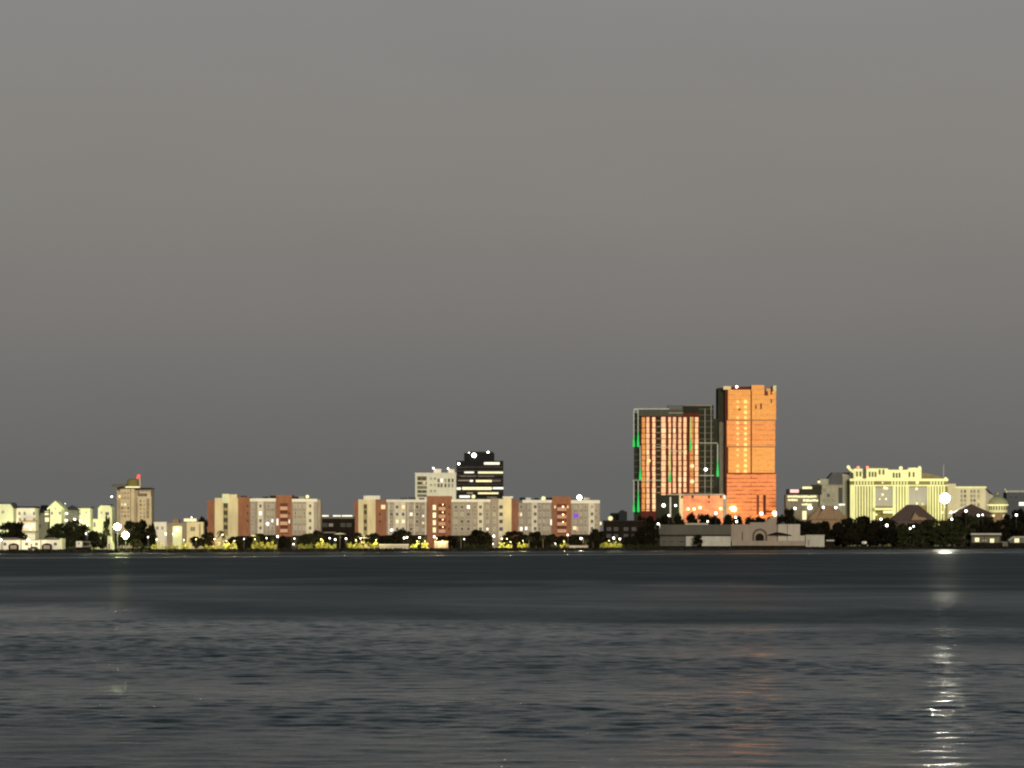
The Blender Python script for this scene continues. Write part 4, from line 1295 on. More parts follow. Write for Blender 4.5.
pl(296, 535, 8, 'palm under the left edge of the right grey section of the leftmost block')
tr(331, 534.4, 12, 'dark tree before the left half of the low dark building')
tr(346, 536, 12, 'dark tree before the right half of the low dark building, beside a cafe parasol')
tr(357, 532, 12, 'dark tree at the foot of the first brick strip of the middle block')
tr(372, 532.4, 14, 'dark tree at the foot of the second brick wall of the middle block')
tr(384, 535, 13, 'dark low tree left of the big rounded crown before the middle block')
tr(402, 528.6, 17, 'big rounded dark crown before the lit windows of the middle block')
tr(393, 533, 15, 'dark tree tucked against the left side of the big rounded crown')
tr(413, 535, 12, 'dark tree between two white lamps before the middle block')
pl(424, 536, 8, 'palm left of the column of lit windows on the middle block')
tr(443, 534.8, 13, 'dark tree under the glowing orange balconies')
tr(452, 535.4, 12, 'dark tree right of the glowing orange balconies')
pl(461, 535.4, 8, 'thin palm near a small dim lamp before the middle block')
tr(481, 529, 19, 'tall dark tree with a forked top before the middle block')
tr(474, 534, 13, 'dark tree against the left side of the forked-top tree')
tr(489, 534, 10, 'dark tree between the forked-top tree and a tall white lamp')
tr(515, 530.4, 19, 'broad brownish tree before the brick strip joining the last two blocks')
tr(507, 534.4, 10, 'dark tree above the bright lit hedge at the left foot of the last block')
tr(536, 530.4, 17, 'dark tree with a pointed tip below the dark window column of the last block')
tr(549, 533.4, 13, 'round dark tree left of the brick bay of the last block')
pl(529, 535.6, 9, 'palm right of the broad brownish tree')
pl(543, 535.6, 8, 'palm between the pointed-tip tree and the round dark tree')
tr(563, 534.4, 12, 'dark tree under the four pale balconies of the last block')
tr(574, 535.6, 16, 'dark tree right of the brick bay, behind two white lamps')
tr(593, 528.6, 12, 'upright dark tree at the right end of the last block')
tr(600, 531, 13, 'dark tree touching the dark flat-roofed building')
pl(586, 538, 8, 'low palm between two white lamps near the right end of the last block')
tr(606, 538, 9, 'low dark shrub-like tree at the left corner of the dark flat-roofed building')
tr(628, 536, 15, 'dark tree before the right half of the dark flat-roofed building')

# trees around the museum and under the towers
UT = 'dark trees in the row under the unfinished towers'
for px, top, w in ((641, 514, 14), (652, 516, 17), (664, 513.4, 17), (677, 512.4, 18), (690, 511.6, 20), (703, 513, 18), (714, 514.4, 15), (726, 514, 14),
                   (738, 514.6, 15), (749, 515.2, 15), (760, 515, 14), (770, 516, 12)):
    tree(px, top, w, 1650 + rt.uniform(-12, 12), 'dark tree in the dense row between the long low museum-like building and the unfinished towers', UT, 'bushy_black')
tree(648, 524, 17, 1552, 'dark tree at the left end of the long low grey building', kind='bushy_black')
tree(638, 530, 14, 1548, 'dark tree between the dark flat-roofed building and the long low grey building', kind='bushy_black')
tree(698.6, 534.4, 9, 1530, 'round dark tree before the pale wall of the long low grey building', kind='bushy_black')
tree(714, 535.4, 9, 1531, 'small palm-like dark tree at the right of the pale ground-floor wall', kind='bushy_black')
tree(789.6, 507, 13, 1640, 'dark tree with a bushy top right of the solid orange tower, before the sign-lit building', kind='bushy_black')
tree(782, 514, 13, 1644, 'dark tree behind the sloping roof of the arched building', kind='bushy_black')
tree(797, 518, 14, 1640, 'dark tree behind the end wall of the arched building', kind='bushy_black')

GR = 'trees of the dark grove on the right'
for px, top, w, d in ((805, 520, 20, 1570), (814, 522, 20, 1560), (824, 519.6, 22, 1572), (836, 521.4, 22, 1562), (847, 517.4, 22, 1575), (858, 514.4, 24, 1580),
                      (870, 513.6, 24, 1576), (882, 516.6, 20, 1570), (893, 519.6, 20, 1566), (832, 528, 22, 1545), (848, 527, 24, 1540), (866, 527, 26, 1542),
                      (884, 528, 24, 1540), (876, 522, 22, 1556), (856, 522, 22, 1552)):
    tree(px, top, w, d, 'dark tree in the unlit grove between the block-shaped shed and the dark hip-roofed house', GR, 'bushy_black')
for px, top, w, d in ((902, 523, 20, 1560), (915, 522.6, 22, 1566), (928, 519.6, 20, 1572), (940, 518.6, 22, 1576), (952, 517.6, 20, 1580), (964, 511.6, 20, 1600),
                      (975, 513, 20, 1596), (986, 516, 20, 1590), (922, 529, 26, 1542), (944, 528, 26, 1544), (962, 526, 26, 1546), (905, 530, 22, 1540), (898, 527, 18, 1550)):
    tree(px, top, w, d, 'dark tree in the grove below the floodlit hotel, left of the open-sided boathouse', GR, 'bushy')
for px, top, w, d in ((978, 524, 22, 1560), (990, 520, 22, 1566), (1004, 518.4, 22, 1570), (1014, 507, 20, 1610), (1022, 506, 20, 1606), (1016, 519, 22, 1565),
                      (1030, 514, 26, 1570), (1000, 527, 24, 1545), (1020, 527, 24, 1545), (1044, 516, 26, 1570)):
    tree(px, top, w, d, 'dark tree behind the two boathouses at the right end of the shore', GR, 'bushy_black')
# beyond the frame on both sides, for a camera a step aside
for px in (-24, -44, -66, -90, -115):
    tree(px, rt.uniform(522, 530), 26, 1560 + rt.uniform(-10, 20), 'dark tree on the shore beyond the low white building', 'shore trees at the far ends', 'bushy_black')
for px in (1062, 1082, 1104, 1128):
    tree(px, rt.uniform(514, 524), 28, 1560 + rt.uniform(-10, 20), 'dark tree on the shore beyond the sloping-roofed hut', 'shore trees at the far ends', 'bushy_black')

# far wood behind everything
mb = MB()
rw = random.Random(9)
x = -1500
while x < 1500:
    hh = rw.uniform(7, 13)
    leaf_quads(mb, rw, x, 2650 + 0.5 * x + rw.uniform(-20, 20), GZ + hh * 0.5, 9, 9, hh * 0.55, 46, 1.5)
    x += rw.uniform(6, 9)
tag(mb.build('far_wood', 'leaf_black'), kind='stuff')


# hedges lit by the lamps
def hedge(p0, p1, ptop, label, d=1526, m='leaf_hedge', depth=1.8, pbase=None):
    d *= slant((p0 + p1) / 2)
    x0, x1 = wx(p0, d), wx(p1, d)
    h = wz(ptop, d) - GZ
    mb = MB()
    rng = random.Random(int(p0 * 10))
    n = int(max(60, (x1 - x0) * 40))
    for _ in range(n):
        x = rng.uniform(0, x1 - x0) - (x1 - x0) / 2
        u = rng.random()
        hh = h * (0.72 + 0.28 * math.sin(x * 1.9 + p0) * math.sin(x * 0.7 + 2 * p0))
        leaf_quads(mb, rng, x, rng.uniform(0, depth), hh * u, 0.12, 0.12, 0.12, 1, 0.26)
    o = mb.build('hedge', m, None, ((x0 + x1) / 2, d, GZ))
    tag(o, label, 'hedge', 'lit hedges along the promenade')
    return o


hedge(151, 164, 541.6, 'yellow-lit hedge at the left foot of the yellow-lit clubhouse')
hedge(164, 178, 543.8, 'low lit hedge before the middle of the clubhouse')
hedge(179, 190, 540.6, 'ragged lit hedge below the right block of the clubhouse')
hedge(204, 217, 544.0, 'low lit hedge left of the brightly lit palm')
hedge(217, 231, 541.6, 'widest bright yellow hedge under the brightly lit palm')
hedge(232.4, 236.6, 541.6, 'single small bright bush right of the brightly lit palm')
hedge(252, 258.6, 540.8, 'bright hedge under the palm of the left grey section')
hedge(259, 277, 540.4, 'ragged bright yellow hedge before the broad dark tree and the tall white lamp')
hedge(298, 313, 542.8, 'dim hedge below the leafy dark tree of the leftmost block')
hedge(314.6, 328, 539.8, 'tall yellow hedge between the leftmost block and the low dark building')
hedge(329, 336, 543, 'low hedge left of the cafe parasol')
hedge(347, 366, 541, 'long bright yellow hedge before the first brick strip of the middle block')
hedge(367, 378, 540.4, 'bright hedge right of a gap, before the cream stair tower of the middle block')
hedge(410, 418, 542.4, 'short bright hedge right of the pale promenade wall')
hedge(421, 428, 541.6, 'small bright hedge left of the column of lit windows')
hedge(498, 504.6, 541.2, 'bright hedge right of a tall white lamp, at the left foot of the last block')
hedge(506, 512, 543.4, 'low bright hedge below the broad brownish tree')
hedge(518, 528, 541, 'dim green hedge between two palms before the last block')
hedge(560, 568.6, 542.6, 'square lit hedge under the four pale balconies of the last block')
hedge(600, 622, 541.2, 'yellow hedge before the dark flat-roofed building')
hedge(136, 150, 543, 'dim olive hedge right of the twin floodlights', m='leaf')
hedge(464, 492, 542.6, 'dull grey-green hedge under the forked-top tree', m='leaf')
hedge(546, 559, 543, 'dull hedge below the round dark tree', m='leaf')
hedge(622, 657, 543.4, 'dull hedge between the dark flat-roofed building and the long grey building', m='leaf')

t = Thing('garden_wall', 'pale straight promenade wall under the big rounded dark crown', 'wall', 394, 1524)
t.box('wall_face', 'taupe_light', 379, 408.6, 545.0, None, 0, 0.5)
t.box('coping', 'white_wall', 378.6, 409, 544.2, 545.0, -0.1, 0.6)
t = Thing('garden_wall', 'bright cream-lit wall below the glowing orange balconies', 'wall', 441, 1526)
t.box('wall_face', 'taupe', 434.4, 448, 542.0, None, 0, 0.5)
t.box('coping', 'cream', 434, 448.4, 541.3, 542.0, -0.1, 0.6)
t = Thing('garden_wall', 'low pale wall along the shore right of the square lit hedge', 'wall', 578, 1524)
t.box('wall_face', 'taupe_light', 569, 588, 546.0, None, 0, 0.5)
t.box('coping', 'taupe', 568.6, 588.4, 545.3, 546.0, -0.1, 0.6)


def parasol(px, ptop, w, label, m='cream_green', d=1530):
    t = Thing('parasol', label, 'parasol', px, d, group='parasols on the promenade')
    z1 = t.lz(ptop)
    s = t.d / FOC * w / 2
    MB().lathe(0, 0, [(s, z1 - 0.75), (s * 0.98, z1 - 0.62), (s * 0.45, z1 - 0.2), (0.12, z1)], 8).build('canopy', m, t.o)
    MB().cone(0, 0, 0.1, z1 - 0.45, 0.05, 0.05, 8).build('pole', 'pole_grey', t.o)
    MB().cone(0, 0, 0, 0.1, 0.4, 0.35, 12).build('base', 'concrete', t.o)


parasol(340, 532.6, 12, 'wide pale parasol before the low dark building')
parasol(364, 536.6, 8, 'small pale parasol at the foot of the cream stair tower of the middle block')
parasol(253.4, 534.4, 6, 'small pale parasol below the left grey section of the leftmost block')


# ================================================================== lamps
LN = 'street lamps along the shore'


def lamp(px, py, r, m, label, d=1524, arm=0.0, group=LN, name='street_lamp', cat='street lamp', power=3000):
    r *= 0.62 if m in ('lamp_yellow', 'lamp_orange') else 0.74
    t = Thing(name, label, cat, px, d, group=group)
    r *= t.s
    z = t.lz(py)
    MB().tube([(arm, 0.5, 0), (arm, 0.5, z * 0.6), (arm, 0.5, z - 0.1), (0, 0.15, z + r + 0.15)] if arm else [(0, 0, 0), (0, 0, z * 0.5), (0, 0, z - r * 0.95)],
              [0.11, 0.09, 0.07, 0.05] if arm else [0.11, 0.09, 0.07], 8).build('pole', 'dark_metal', t.o)
    MB().cone(arm, 0.5 if arm else 0, 0, 0.25, 0.22, 0.16, 10).build('base', 'dark_metal', t.o)
    MB().ball(0, 0, z, r, 12).build('globe', m, t.o)
    if power:
        ld = bpy.data.lights.new('lamp_light', 'POINT')
        ld.energy = power * {'lamp_yellow': 1.25, 'lamp_white': 1.0, 'lamp_small': 0.4, 'lamp_orange': 0.7}.get(m, 0.2)
        ld.color = {'lamp_yellow': (1.0, 0.82, 0.28), 'lamp_white': (1.0, 0.9, 0.55), 'lamp_orange': (1.0, 0.66, 0.3)}.get(m, (1, 0.9, 0.7))
        ld.shadow_soft_size = 0.25
        lo = bpy.data.objects.new('lamp_light', ld)
        C.objects.link(lo)
        lo.parent = t.o
        lo.location = (0, 0, z - r - 0.3)
    MB().cone(0, 0, z + r * 0.93, z + r * 1.15, r * 0.55, r * 0.2, 10).build('cap', 'dark_metal', t.o)
    return t


for a in [
    (1, 540, .55, 'lamp_white', 'white globe lamp at the far left end of the low white building'),
    (28.4, 540, .62, 'lamp_white', 'white globe lamp at the middle of the low white building, above the dark car'),
    (54, 538.6, .80, 'lamp_white', 'largest white globe lamp before the right end of the low white building'),
    (86, 533.6, .38, 'lamp_small', 'small white lamp in front of the broad dark tree, above the kiosk'),
    (87.4, 525.4, .28, 'lamp_small', 'smallest lamp high in the dark trees left of the tall chamfered house'),
    (148, 537, .40, 'lamp_small', 'dim lamp among olive shrubs left of the clubhouse'),
    (165.6, 533.4, .58, 'lamp_yellow', 'bright yellow lamp before the left half of the clubhouse'),
    (196, 539.4, .30, 'lamp_yellow', 'low yellow lamp at the right foot of the clubhouse'),
    (184, 539.8, .28, 'lamp_yellow', 'low yellow lamp above the ragged lit hedge of the clubhouse'),
    (156.6, 539.4, .34, 'lamp_yellow', 'low yellow lamp at the left foot of the clubhouse'),
    (214.6, 539, .40, 'lamp_yellow', 'white lamp left of the brightly lit palm'),
    (222.4, 534.6, .32, 'lamp_yellow', 'yellow lamp inside the fronds of the brightly lit palm'),
    (226.4, 541, .30, 'lamp_yellow', 'low yellow lamp over the widest bright hedge'),
    (234.4, 540.8, .25, 'lamp_yellow', 'low lamp over the single small bright bush'),
    (244, 538.8, .28, 'lamp_small', 'tiny pinkish lamp between two round trees of the second brick wall'),
    (255, 539.2, .28, 'lamp_yellow', 'yellow lamp beside the small pale parasol of the leftmost block'),
    (266.6, 538, .34, 'lamp_yellow', 'yellow lamp over the ragged bright hedge'),
    (277.6, 536.4, .52, 'lamp_white', 'tall white lamp left of the pale balconies of the leftmost block'),
    (294.4, 538.6, .36, 'lamp_small', 'upper of the white lamps right of the pale balconies of the leftmost block'),
    (293.6, 544, .34, 'lamp_small', 'low white lamp on the shore right of the pale balconies of the leftmost block'),
    (321, 539.2, .36, 'lamp_yellow', 'yellow lamp over the tall hedge beside the low dark building'),
    (329.6, 538.2, .34, 'lamp_white', 'white lamp before the left end of the low dark building'),
    (335.2, 539.6, .46, 'lamp_white', 'white lamp under the left edge of the wide pale parasol'),
    (346, 538.6, .42, 'lamp_white', 'white lamp under the right edge of the wide pale parasol'),
    (356, 540.2, .34, 'lamp_yellow', 'yellow lamp over the long bright hedge'),
    (360.6, 538.4, .34, 'lamp_yellow', 'yellow lamp at the left foot of the cream stair tower of the middle block'),
    (376, 540, .32, 'lamp_yellow', 'yellow lamp right of the cream stair tower of the middle block'),
    (404.2, 538, .50, 'lamp_white', 'larger white lamp at the right end of the pale promenade wall'),
    (407, 537.2, .40, 'lamp_white', 'smaller white lamp close to the larger one at the end of the pale promenade wall'),
    (419.6, 537.6, .44, 'lamp_white', 'white lamp between the pale promenade wall and the column of lit windows'),
    (417.2, 541.2, .28, 'lamp_yellow', 'low yellow lamp over the short bright hedge'),
    (425, 541.2, .26, 'lamp_yellow', 'low yellow lamp over the small bright hedge'),
    (434.2, 536.6, .44, 'lamp_white', 'upper white lamp below the column of lit windows'),
    (436.6, 538.4, .40, 'lamp_orange', 'lower warm lamp right below the column of lit windows'),
    (442.4, 540.8, .28, 'lamp_orange', 'warm lamp over the bright cream-lit wall'),
    (464.2, 539.2, .32, 'lamp_small', 'small dim lamp before the thin palm of the middle block'),
    (493.8, 536, .46, 'lamp_white', 'tall white lamp right of the forked-top tree'),
    (493, 543.8, .26, 'lamp_small', 'low lamp at the foot of the tall white lamp right of the forked-top tree'),
    (501.8, 538.8, .42, 'lamp_yellow', 'yellow-white lamp over the bright hedge at the left foot of the last block'),
    (507, 538.8, .28, 'lamp_yellow', 'small lamp left of the broad brownish tree'),
    (510.4, 542, .24, 'lamp_yellow', 'low lamp over the low bright hedge of the broad brownish tree'),
    (523, 540.8, .20, 'lamp_yellow', 'very small lamp above the dim green hedge'),
    (564, 541.4, .26, 'lamp_yellow', 'low lamp over the square lit hedge'),
    (567.8, 534.8, .38, 'lamp_small', 'small white lamp at the right foot of the pale balconies of the last block'),
    (555.4, 543.6, .26, 'lamp_small', 'low white lamp left of the square lit hedge'),
    (613.6, 538, .50, 'lamp_white', 'left and brighter of the two lamps before the dark flat-roofed building'),
    (619.8, 539, .42, 'lamp_white', 'right and dimmer of the two lamps before the dark flat-roofed building'),
    (609, 540.6, .26, 'lamp_yellow', 'low yellow lamp over the hedge of the dark flat-roofed building'),
    (727.4, 541.8, .42, 'lamp_small', 'pale lamp at the left corner of the arched taupe building'),
]:
    lamp(*a)
for a in [
    (581, 538.4, .55, 'lamp_white', 'wide twin-looking white lamp right of the brick bay of the last block', 1524, 1.2),
    (658.2, 523.8, .62, 'lamp_small', 'white lamp leaning over the left end of the long grey building roof', 1562, -1.3),
]:
    lamp(*a)
UL = 'lamps among the trees under the unfinished towers'
for a in [
    (668.8, 515.4, .6, 'lamp_small', 'small white lamp in the dark trees under the strip-lit tower', 1632),
    (715.8, 513.2, .85, 'lamp_small', 'bright white lamp in the dark trees right of the pink podium', 1632),
    (735.6, 517.4, .62, 'lamp_small', 'pale lamp below the left foot of the solid orange tower', 1632),
    (736.6, 521.6, .72, 'lamp_small', 'white lamp just above the roof of the arched building', 1600),
    (707.6, 521.4, .5, 'lamp_small', 'dim lamp above the roof light of the long grey building', 1600),
]:
    lamp(*a, group=UL, power=0)
RL = 'lamps among the trees of the right shore'
for a in [
    (795, 508.4, .8, 'lamp_small', 'white lamp beside the bushy-topped tree, left of the sign-lit building', 1632),
    (886.8, 525.4, .9, 'lamp_small', 'white lamp alone against the dark grove, left of the dark hip-roofed house', 1536),
    (881, 519.2, .7, 'lamp_small', 'white lamp in the tree tops below the left glass recess of the hotel', 1550),
    (876.4, 514.6, .8, 'band_yellow', 'yellowish lamp in the tree tops near the hotel entrance', 1560),
    (910.2, 528.4, .55, 'lamp_small', 'lower left lamp of the close pair below the dark hip-roofed house', 1536),
    (913.6, 526.4, .5, 'lamp_small', 'upper right lamp of the close pair below the dark hip-roofed house', 1537),
    (951.8, 519.2, .65, 'lamp_small', 'white lamp right below the biggest floodlight', 1560),
    (951, 511.6, 1.0, 'band_white', 'wide pale lamp between the biggest floodlight and the mound-roofed house', 1600),
    (942, 512.4, 1.0, 'band_yellow', 'wide yellow lamp under the biggest floodlight', 1602),
    (966, 511, .85, 'lamp_small', 'warm white lamp before the mound-roofed house', 1590),
    (978.4, 515.4, .72, 'lamp_small', 'left and brighter lamp of the pair under the mound-roofed house', 1560),
    (982.6, 514.8, .5, 'lamp_small', 'right and dimmer lamp of the pair under the mound-roofed house', 1561),
    (1016.4, 515, .75, 'lamp_small', 'white lamp against the dark tree at the right edge', 1555),
    (964.6, 537.6, .4, 'glass_grey', 'unlit globe lamp left of the open-sided boathouse', 1524),
]:
    lamp(*a, group=RL, power=0)


def floodlight(px, py, d, m, r, rows, cols, label, gap=1.15):
    t = Thing('floodlight_mast', label, 'floodlight', px, d, group='tall floodlights')
    r *= t.s
    z = t.lz(py)
    MB().tube([(0, 0.9, 0), (0, 0.9, z * 0.5), (0, 0.9, z + 0.4)], [0.28, 0.22, 0.16], 10).build('mast', 'dark_metal', t.o)
    w = (cols - 1) * r * 2 * gap
    h = (rows - 1) * r * 2 * gap
    fr = MB()
    for i in range(rows):
        zz = z - h / 2 + i * r * 2 * gap
        fr.box(-w / 2 - r, w / 2 + r, r + 0.03, r + 0.15, zz - 0.08, zz + 0.08)
    fr.build('frame', 'dark_metal', t.o)
    MB().box(-w / 2 - r * 0.9, w / 2 + r * 0.9, r + 0.16, r + 0.3, z - h / 2 - r * 0.4, z + h / 2 + r * 0.4).build('light_shield', 'dark_metal', t.o)  # plate added to block the lamps' light from the facade behind
    for i in range(rows):
        for j in range(cols):
            if rows > 2 and i in (0, rows - 1) and j in (0, cols - 1):
                continue
            MB().ball(-w / 2 + j * r * 2 * gap, 0, z - h / 2 + i * r * 2 * gap, r, 10).build('lamp_head', m, t.o)


floodlight(117.2, 526.8, 1540, 'lamp_green', 0.36, 4, 4, 'left and higher of the twin glaring floodlights before the tan tower block')
floodlight(125.4, 535.0, 1534, 'lamp_green', 0.36, 4, 4, 'right and lower of the twin glaring floodlights before the tan tower block')
floodlight(945, 498.2, 1690, 'lamp_flood', 0.56, 4, 4, 'biggest floodlight, glaring white before the right corner of the hotel')


def glare(px, py, d, e, col):
    ld = bpy.data.lights.new('flood_light', 'POINT')
    ld.energy = e
    ld.color = col
    ld.shadow_soft_size = 1.4
    o = bpy.data.objects.new('flood_light', ld)
    C.objects.link(o)
    d *= slant(px)
    o.location = (wx(px, d), d - 3, wz(py, d))


glare(117.2, 526.8, 1540, 8e3, (0.9, 1.0, 0.4))
glare(125.4, 535.0, 1534, 8e3, (0.9, 1.0, 0.4))
glare(945, 498.2, 1690, 3e4, (1.0, 0.97, 0.72))


def spot(name, px, d, z, target, e, col, size=60, r=0.6):
    """an unseen spot in front of a facade, without a fixture"""
    ld = bpy.data.lights.new(name, 'SPOT')
    ld.energy = e
    ld.color = col
    ld.spot_size = math.radians(size)
    ld.spot_blend = 0.8
    ld.shadow_soft_size = r
    o = bpy.data.objects.new(name, ld)
    C.objects.link(o)
    d *= slant(px)
    o.location = (wx(px, d), d, z)
    v = Vector(target) - o.location
    o.rotation_euler = v.to_track_quat('-Z', 'Y').to_euler()
    return o


SPOTS = []
for px in (858, 884, 910, 936):
    SPOTS.append(spot('unseen_facade_spot', px, 1700, 12, (wx(px, 1760 * slant(px)), 1760 * slant(px), wz(474, 1760 * slant(px))), 2.3e4, (1.0, 0.95, 0.5), 95))
for px in (735, 765):
    SPOTS.append(spot('unseen_facade_spot', px, 1690, 9, (wx(px, 1800 * slant(px)), 1800 * slant(px), wz(450, 1800 * slant(px))), 9.5e4, (1.0, 0.78, 0.5), 80))  # unseen spots added to brighten the orange tower
SPOTS.append(spot('unseen_facade_spot', 700, 1735, 9, (wx(702, 1780 * slant(702)), 1780 * slant(702), wz(503, 1780 * slant(702))), 1.6e4, (1.0, 0.75, 0.5), 80))
for px in (5, 28, 56, 84, 104):
    SPOTS.append(spot('unseen_facade_spot', px, 1586, 6, (wx(px, 1608 * slant(px)), 1608 * slant(px), wz(515, 1608 * slant(px))), 6e3, (0.95, 1.0, 0.62), 100))

# ================================================================== shore, land, water
def sheet(name, x0, x1, y0, y1, z, m, kind='structure'):
    o = MB().add([(x0, y0, z), (x1, y0, z), (x1, y1, z), (x0, y1, z)], [(0, 1, 2, 3)]).build(name, m)
    return tag(o, kind=kind)


NL = math.hypot(1.0, SHORE_B)
NX, NY = -SHORE_B / NL, 1.0 / NL       # unit vector from the water on to the land


def shore(x, q):
    """the point q metres inland of the waterline"""
    return x + NX * q, SHORE_Y + SHORE_B * x + NY * q


a0, a1 = shore(-900, 4.0), shore(4500, 4.0)
g = MB().add([(-20000, a0[1], GZ), (a0[0], a0[1], GZ), (a1[0], a1[1], GZ), (20000, a1[1], GZ), (20000, 40000, GZ), (-20000, 40000, GZ)],
             [(0, 1, 2, 3, 4, 5)]).build('ground', 'lawn')
tag(g, kind='structure')
p = [shore(-330, 9), shore(90, 9), shore(90, 12.5), shore(-330, 12.5)]
g = MB().add([(x, y, GZ + 0.004) for x, y in p], [(0, 1, 2, 3)]).build('promenade_path', 'path')
tag(g, kind='structure')
# sloping bank of dark rocks from the lawn down into the water
rr = random.Random(4)
vs, fs = [], []
nx, ny = 1500, 6
for j in range(ny + 1):
    for i in range(nx + 1):
        u = j / ny
        e = 0.0 if j == ny else 1.0
        x, y = shore(-800 + 2000 * i / nx, -2.6 + 6.6 * u + e * rr.uniform(-.4, .4))
        vs.append((x, y, -0.5 + (GZ + 0.5) * u + e * rr.uniform(-.26, .26)))
for j in range(ny):
    for i in range(nx):
        a = j * (nx + 1) + i
        fs.append((a, a + 1, a + nx + 2, a + nx + 1))
o = MB().add(vs, fs).build('shore_bank', 'rock')
tag(o, kind='structure')
mb = MB()
for _ in range(9000):
    q = rr.uniform(-0.4, 7.0)
    x, y = shore(rr.uniform(-420, 560), q)
    leaf_quads(mb, rr, x, y, min(GZ, -0.5 + (GZ + 0.5) * (q + 2.6) / 6.6) + 0.12, 0.35, 0.25, 0.2, 3, 0.30)
tag(mb.build('bank_scrub', 'leaf_black'), kind='stuff')


# water -------------------------------------------------------------
def water_material():
    m = bpy.data.materials.new('bay_water')
    m.use_nodes = True
    nt = m.node_tree
    L = nt.links.new
    b = nt.nodes['Principled BSDF']
    b.inputs['Base Color'].default_value = (0.010, 0.030, 0.034, 1)
    b.inputs['IOR'].default_value = 1.333
    b.inputs['Specular IOR Level'].default_value = W_SPEC
    geo = nt.nodes.new('ShaderNodeNewGeometry')

    def noise(sx, sy, detail=3.0, rough=0.55, dist=0.0, rot=0.0):
        mp = nt.nodes.new('ShaderNodeMapping')
        mp.inputs['Scale'].default_value = (sx, sy, 1)
        mp.inputs['Rotation'].default_value = (0, 0, rot)
        n = nt.nodes.new('ShaderNodeTexNoise')
        n.noise_dimensions = '2D'
        n.inputs['Scale'].default_value = 1
        n.inputs['Detail'].default_value = detail
        n.inputs['Roughness'].default_value = rough
        n.inputs['Distortion'].default_value = dist
        L(geo.outputs['Position'], mp.inputs['Vector'])
        L(mp.outputs['Vector'], n.inputs['Vector'])
        return n.outputs['Fac']

    def math_(op, a, b_):
        n = nt.nodes.new('ShaderNodeMath')
        n.operation = op
        for i, q in enumerate((a, b_)):
            if isinstance(q, (int, float)):
                n.inputs[i].default_value = q
            else:
                L(q, n.inputs[i])
        return n.outputs[0]

    swell = noise(*W_SWELL, 2, 0.5, 0.3, 0.12)
    chop = noise(*W_CHOP, 3, 0.55, 0.4, -0.2)
    ripple = noise(*W_RIP, 3, 0.6, 0.3, 0.3)
    patch = noise(0.0045, 0.006, 3, 0.55, 0.6)
    mr = nt.nodes.new('ShaderNodeMapRange')
    mr.inputs['From Min'].default_value = 0.36
    mr.inputs['From Max'].default_value = 0.62
    mr.inputs['To Min'].default_value = W_CALM
    mr.inputs['To Max'].default_value = 1.0
    L(patch, mr.inputs['Value'])
    h = math_('ADD', math_('MULTIPLY', swell, W_AMP[0]), math_('MULTIPLY', chop, W_AMP[1]))
    h = math_('ADD', h, math_('MULTIPLY', ripple, W_AMP[2]))
    h = math_('MULTIPLY', h, mr.outputs['Result'])
    # lee and wind lanes: how ruffled the surface is, by distance across the bay, with wandering edges
    sep = nt.nodes.new('ShaderNodeSeparateXYZ')
    L(geo.outputs['Position'], sep.inputs[0])
    lane = noise(0.016, 0.008, 4, 0.6, 0.8)
    w_ = math_('ADD', sep.outputs['Y'], math_('MULTIPLY', sep.outputs['X'], 0.9))
    yy = math_('MULTIPLY', math_('MAXIMUM', w_, 20.0), math_('ADD', math_('MULTIPLY', lane, W_WANDER), 1 - W_WANDER / 2))
    lg = math_('DIVIDE', math_('SUBTRACT', math_('LOGARITHM', yy, 10.0), 1.6), 1.6)
    rp = nt.nodes.new('ShaderNodeValToRGB')
    cr = rp.color_ramp
    while len(cr.elements) > 1:
        cr.elements.remove(cr.elements[-1])
    for i, (Y, r) in enumerate(W_LANES):
        p = (math.log10(Y) - 1.6) / 1.6
        e = cr.elements[0] if i == 0 else cr.elements.new(p)
        e.position = p
        e.color = (r, r, r, 1)
    L(lg, rp.inputs['Fac'])
    gust = noise(0.022, 0.03, 4, 0.6, 0.6)
    rough = math_('ADD', rp.outputs['Color'], math_('MULTIPLY', math_('SUBTRACT', gust, 0.5), W_GUST))
    # a narrow glassy slick that follows the far shore
    v_ = math_('SUBTRACT', sep.outputs['Y'], math_('MULTIPLY', sep.outputs['X'], SHORE_B))
    off = math_('ABSOLUTE', math_('SUBTRACT', v_, W_SLICK[0]), 0)
    sl = math_('SUBTRACT', 1.0, math_('MINIMUM', math_('DIVIDE', off, W_SLICK[1]), 1.0))
    rough = math_('SUBTRACT', rough, math_('MULTIPLY', sl, W_SLICK[2]))
    L(math_('MAXIMUM', rough, 0.09), b.inputs['Roughness'])
    h = math_('MULTIPLY', h, math_('ADD', 0.35, math_('MULTIPLY', rp.outputs['Color'], 2.0)))
    bp = nt.nodes.new('ShaderNodeBump')
    bp.inputs['Strength'].default_value = 1.0
    bp.inputs['Distance'].default_value = 1.0
    L(h, bp.inputs['Height'])
    L(bp.outputs['Normal'], b.inputs['Normal'])
    MAT['bay_water'] = m


W_SPEC = 0.37
W_WANDER = 0.75
W_GUST = 0.34
W_SLICK = (1160.0, 36.0, 0.38)
W_LANES = [(60, 0.19), (180, 0.16), (216, 0.19), (245, 0.38), (270, 0.41), (310, 0.35), (380, 0.38), (480, 0.51), (1250, 0.54), (1500, 0.42)]
W_SWELL = (0.10, 0.22)
W_CHOP = (0.45, 0.8)
W_RIP = (2.6, 3.6)
W_AMP = (0.0, 0.10, 0.05)
W_CALM = 0.6
water_material()


